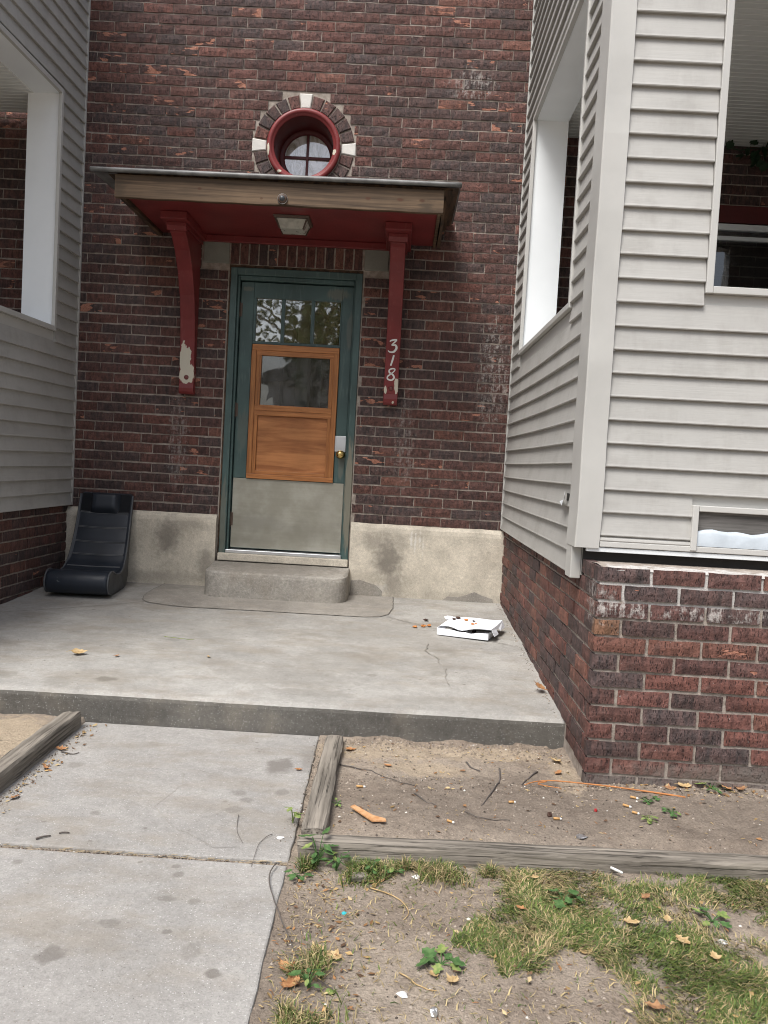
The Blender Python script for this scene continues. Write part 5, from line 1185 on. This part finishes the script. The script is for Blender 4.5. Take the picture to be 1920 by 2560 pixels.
for i in range(800):
    if i % 3 == 0: x, y = rg.uniform(1.1, 2.9), rg.uniform(-3.7, -2.68)
    elif i % 3 == 1: x, y = rg.uniform(1.05, 2.3), rg.uniform(-4.7, -3.88)
    else: x, y = rg.uniform(1.03, 1.22), rg.uniform(-4.7, -3.88)
    if x > SX and y > FYB: continue
    a = rg.uniform(0, 6.28); L = rg.uniform(.004, .020); wd = rg.uniform(.0005, .0011); dx, dy = math.cos(a)*L, math.sin(a)*L; px, py = -math.sin(a)*wd, math.cos(a)*wd; z0, z1 = zg(x, y)+.004, zg(x+dx, y+dy)+.004
    k = rg.uniform(.5, 1.15); c = (.46*k, .34*k, .17*k, 1) if rg.random() < .7 else (.30*k, .16*k, .08*k, 1)
    sm_.add([(x-px, y-py, z0), (x+px, y+py, z0), (x+dx+px, y+dy+py, z1), (x+dx-px, y+dy-py, z1), (x+dx*.5, y+dy*.5, (z0+z1)/2+.003)], [(0, 1, 4), (1, 2, 4), (2, 3, 4), (3, 0, 4)], c)
for i in range(520):
    q = i % 5
    if q == 0: x, y = rg.uniform(2.1, 2.9), FYB - abs(rg.gauss(0, .06))
    elif q == 1: x, y = rg.uniform(1.05, 1.3), rg.uniform(-4.7, -3.9)
    elif q == 2: x, y = rg.uniform(1.5, 2.7), rg.uniform(-4.7, -3.8)
    elif q == 3: x, y = -.06 + abs(rg.gauss(0, .03)), rg.uniform(-3.7, -2.68)
    else: x, y = rg.uniform(1.12, 2.8), rg.uniform(-3.72, -2.7)
    if x > SX and y > FYB: continue
    z0 = zg(x, y) + (.012 if q == 2 else .003); a = rg.uniform(0, 6.28); L = rg.uniform(.004, .013); ca, sa = math.cos(a)*L, math.sin(a)*L; k = rg.uniform(.5, 1.1); tl = rg.uniform(-.004, .006)
    c = rg.choice(((.40, .27, .12), (.30, .16, .07), (.46, .36, .20), (.17, .10, .06))); c = (c[0]*k, c[1]*k, c[2]*k, 1)
    sm_.add([(x-ca, y-sa, z0), (x-sa*.5, y+ca*.5, z0+.002+tl), (x+ca, y+sa, z0+.003), (x+sa*.45, y-ca*.45, z0+.001)], [(0, 1, 2, 3)], c)
for i in range(150):
    x = rg.uniform(-.08, 1.0); y = -3.897+rg.gauss(0, .007); a = rg.gauss(0, .5); L = rg.uniform(.01, .03); dx, dy = math.cos(a)*L, math.sin(a)*L*.4; k = rg.uniform(.5, 1.1)
    sm_.add([(x, y-.001, -.262), (x, y+.001, -.262), (x+dx, y+dy+.001, -.261), (x+dx, y+dy-.001, -.261)], [(0, 1, 2, 3)], (.42*k, .33*k, .2*k, 1))
o = build(sm_, 'straw_bits', M['debris'], None); o['kind'] = 'stuff'; o['label'] = 'scattered dry straw bits'; o['category'] = 'straw'
# ivy garland inside the right porch
iv = thing('ivy_garland', 'dark green plastic ivy hanging below the porch ceiling at right', 'garland', (3.6, -.12, 3.47)); r = random.Random(5)
LV = [leaf_mesh(300+i, .07, .4, 1, .9).mesh('leaf', M['ivy'], True) for i in range(4)]
for i in range(90):
    x = r.uniform(-.08, 1.4); dp = r.random()**1.2*(.13 + .05*math.sin(x*9)); add('leaf', r.choice(LV), iv, (x, r.uniform(-.04, .05), -dp), (r.uniform(.6, 1.8), r.uniform(-.6, .6), r.uniform(0, 6.28)))
mb = MB(); mb.tube([(-.08+i*.1, .01*math.sin(i), -.03-.015*math.sin(i*1.7)) for i in range(16)], .004, 5); build(mb, 'vine', M['ivy'], iv)
# ================================================================== STREET SIDE (seen only as reflections in the door glass)
def tree(x, y, h, rad, label, seed, nl=9000):
    t = thing('street_tree', label, 'tree', (x, y, -.3), 'street trees'); r = random.Random(seed); mb = MB()
    mb.tube([(0, 0, 0), (.1, .05, h*.25), (-.05, .1, h*.5), (.1, 0, h*.8)], [.24, .19, .14, .05], 10)
    limbs = []
    for i in range(9):
        a = r.uniform(0, 6.28); z0 = h*r.uniform(.28, .6); L = rad*r.uniform(.6, 1); e = Vector((math.cos(a)*L, math.sin(a)*L, z0 + L*r.uniform(.4, .9))); mb.tube([(0, .05, z0), (e.x*.5, e.y*.5, z0 + (e.z-z0)*.6), e], [.09, .055, .02], 6); limbs.append(e)
    build(mb, 'trunk', M['treebark'], t, True); cm = MB(); cl_ = [(e, rad*.42) for e in limbs] + [(Vector((0, 0, h*.85)), rad*.5), (Vector((r.uniform(-1, 1), 0, h*.7)), rad*.55)]
    for i in range(nl):
        c, q = r.choice(cl_); d = Vector((r.gauss(0, 1), r.gauss(0, 1), r.gauss(0, .8))).normalized()*q*r.random()**.45; p = c + d; s = r.uniform(.06, .13); u = Vector((r.gauss(0, 1), r.gauss(0, 1), r.gauss(0, .6))).normalized(); v = u.cross(Vector((r.gauss(0, 1), r.gauss(0, 1), r.gauss(0, 1)))).normalized(); k = r.uniform(.6, 1.4)
        cm.add([p-u*s, p+v*s*.5, p+u*s, p-v*s*.5], [(0, 1, 2, 3)], (.06*k, .10*k, .03*k, 1))
    me = bpy.data.meshes.new('crown'); me.from_pydata(cm.v, [], cm.f); me.materials.append(M['treeleaf']); a_ = me.attributes.new('bcol', 'FLOAT_COLOR', 'FACE'); a_.data.foreach_set('color', [q for c in cm.c for q in c]); me.update(); add('crown', me, t)
tree(-1.5, -19, 9.5, 3.3, 'leafy street tree with the fuller crown, left of the path to the street', 1); tree(4.2, -23, 10.5, 3.6, 'taller leafy street tree, right of the path to the street', 2)
hs_ = thing('house', 'pale house with a dark gable roof across the street', 'house', (0, -34, -.3)); bxo('wall', (-5, -4, 0), (5, 0, 5.0), 'housew', hs_)
mb = MB(); mb.prism([(-5.6, 4.98), (5.6, 4.98), (0, 8.2)], 1, -4.4, .4); build(mb, 'roof', M['roof'], hs_)
for x in (-3.2, 0.2, 3.4): wq = bxo('window', (x-.5, .001, 2.9), (x+.5, .04, 4.3), 'glass_dark', hs_)
bxo('door', (-.2, .001, .0), (.8, .05, 2.1), 'reddark', hs_)
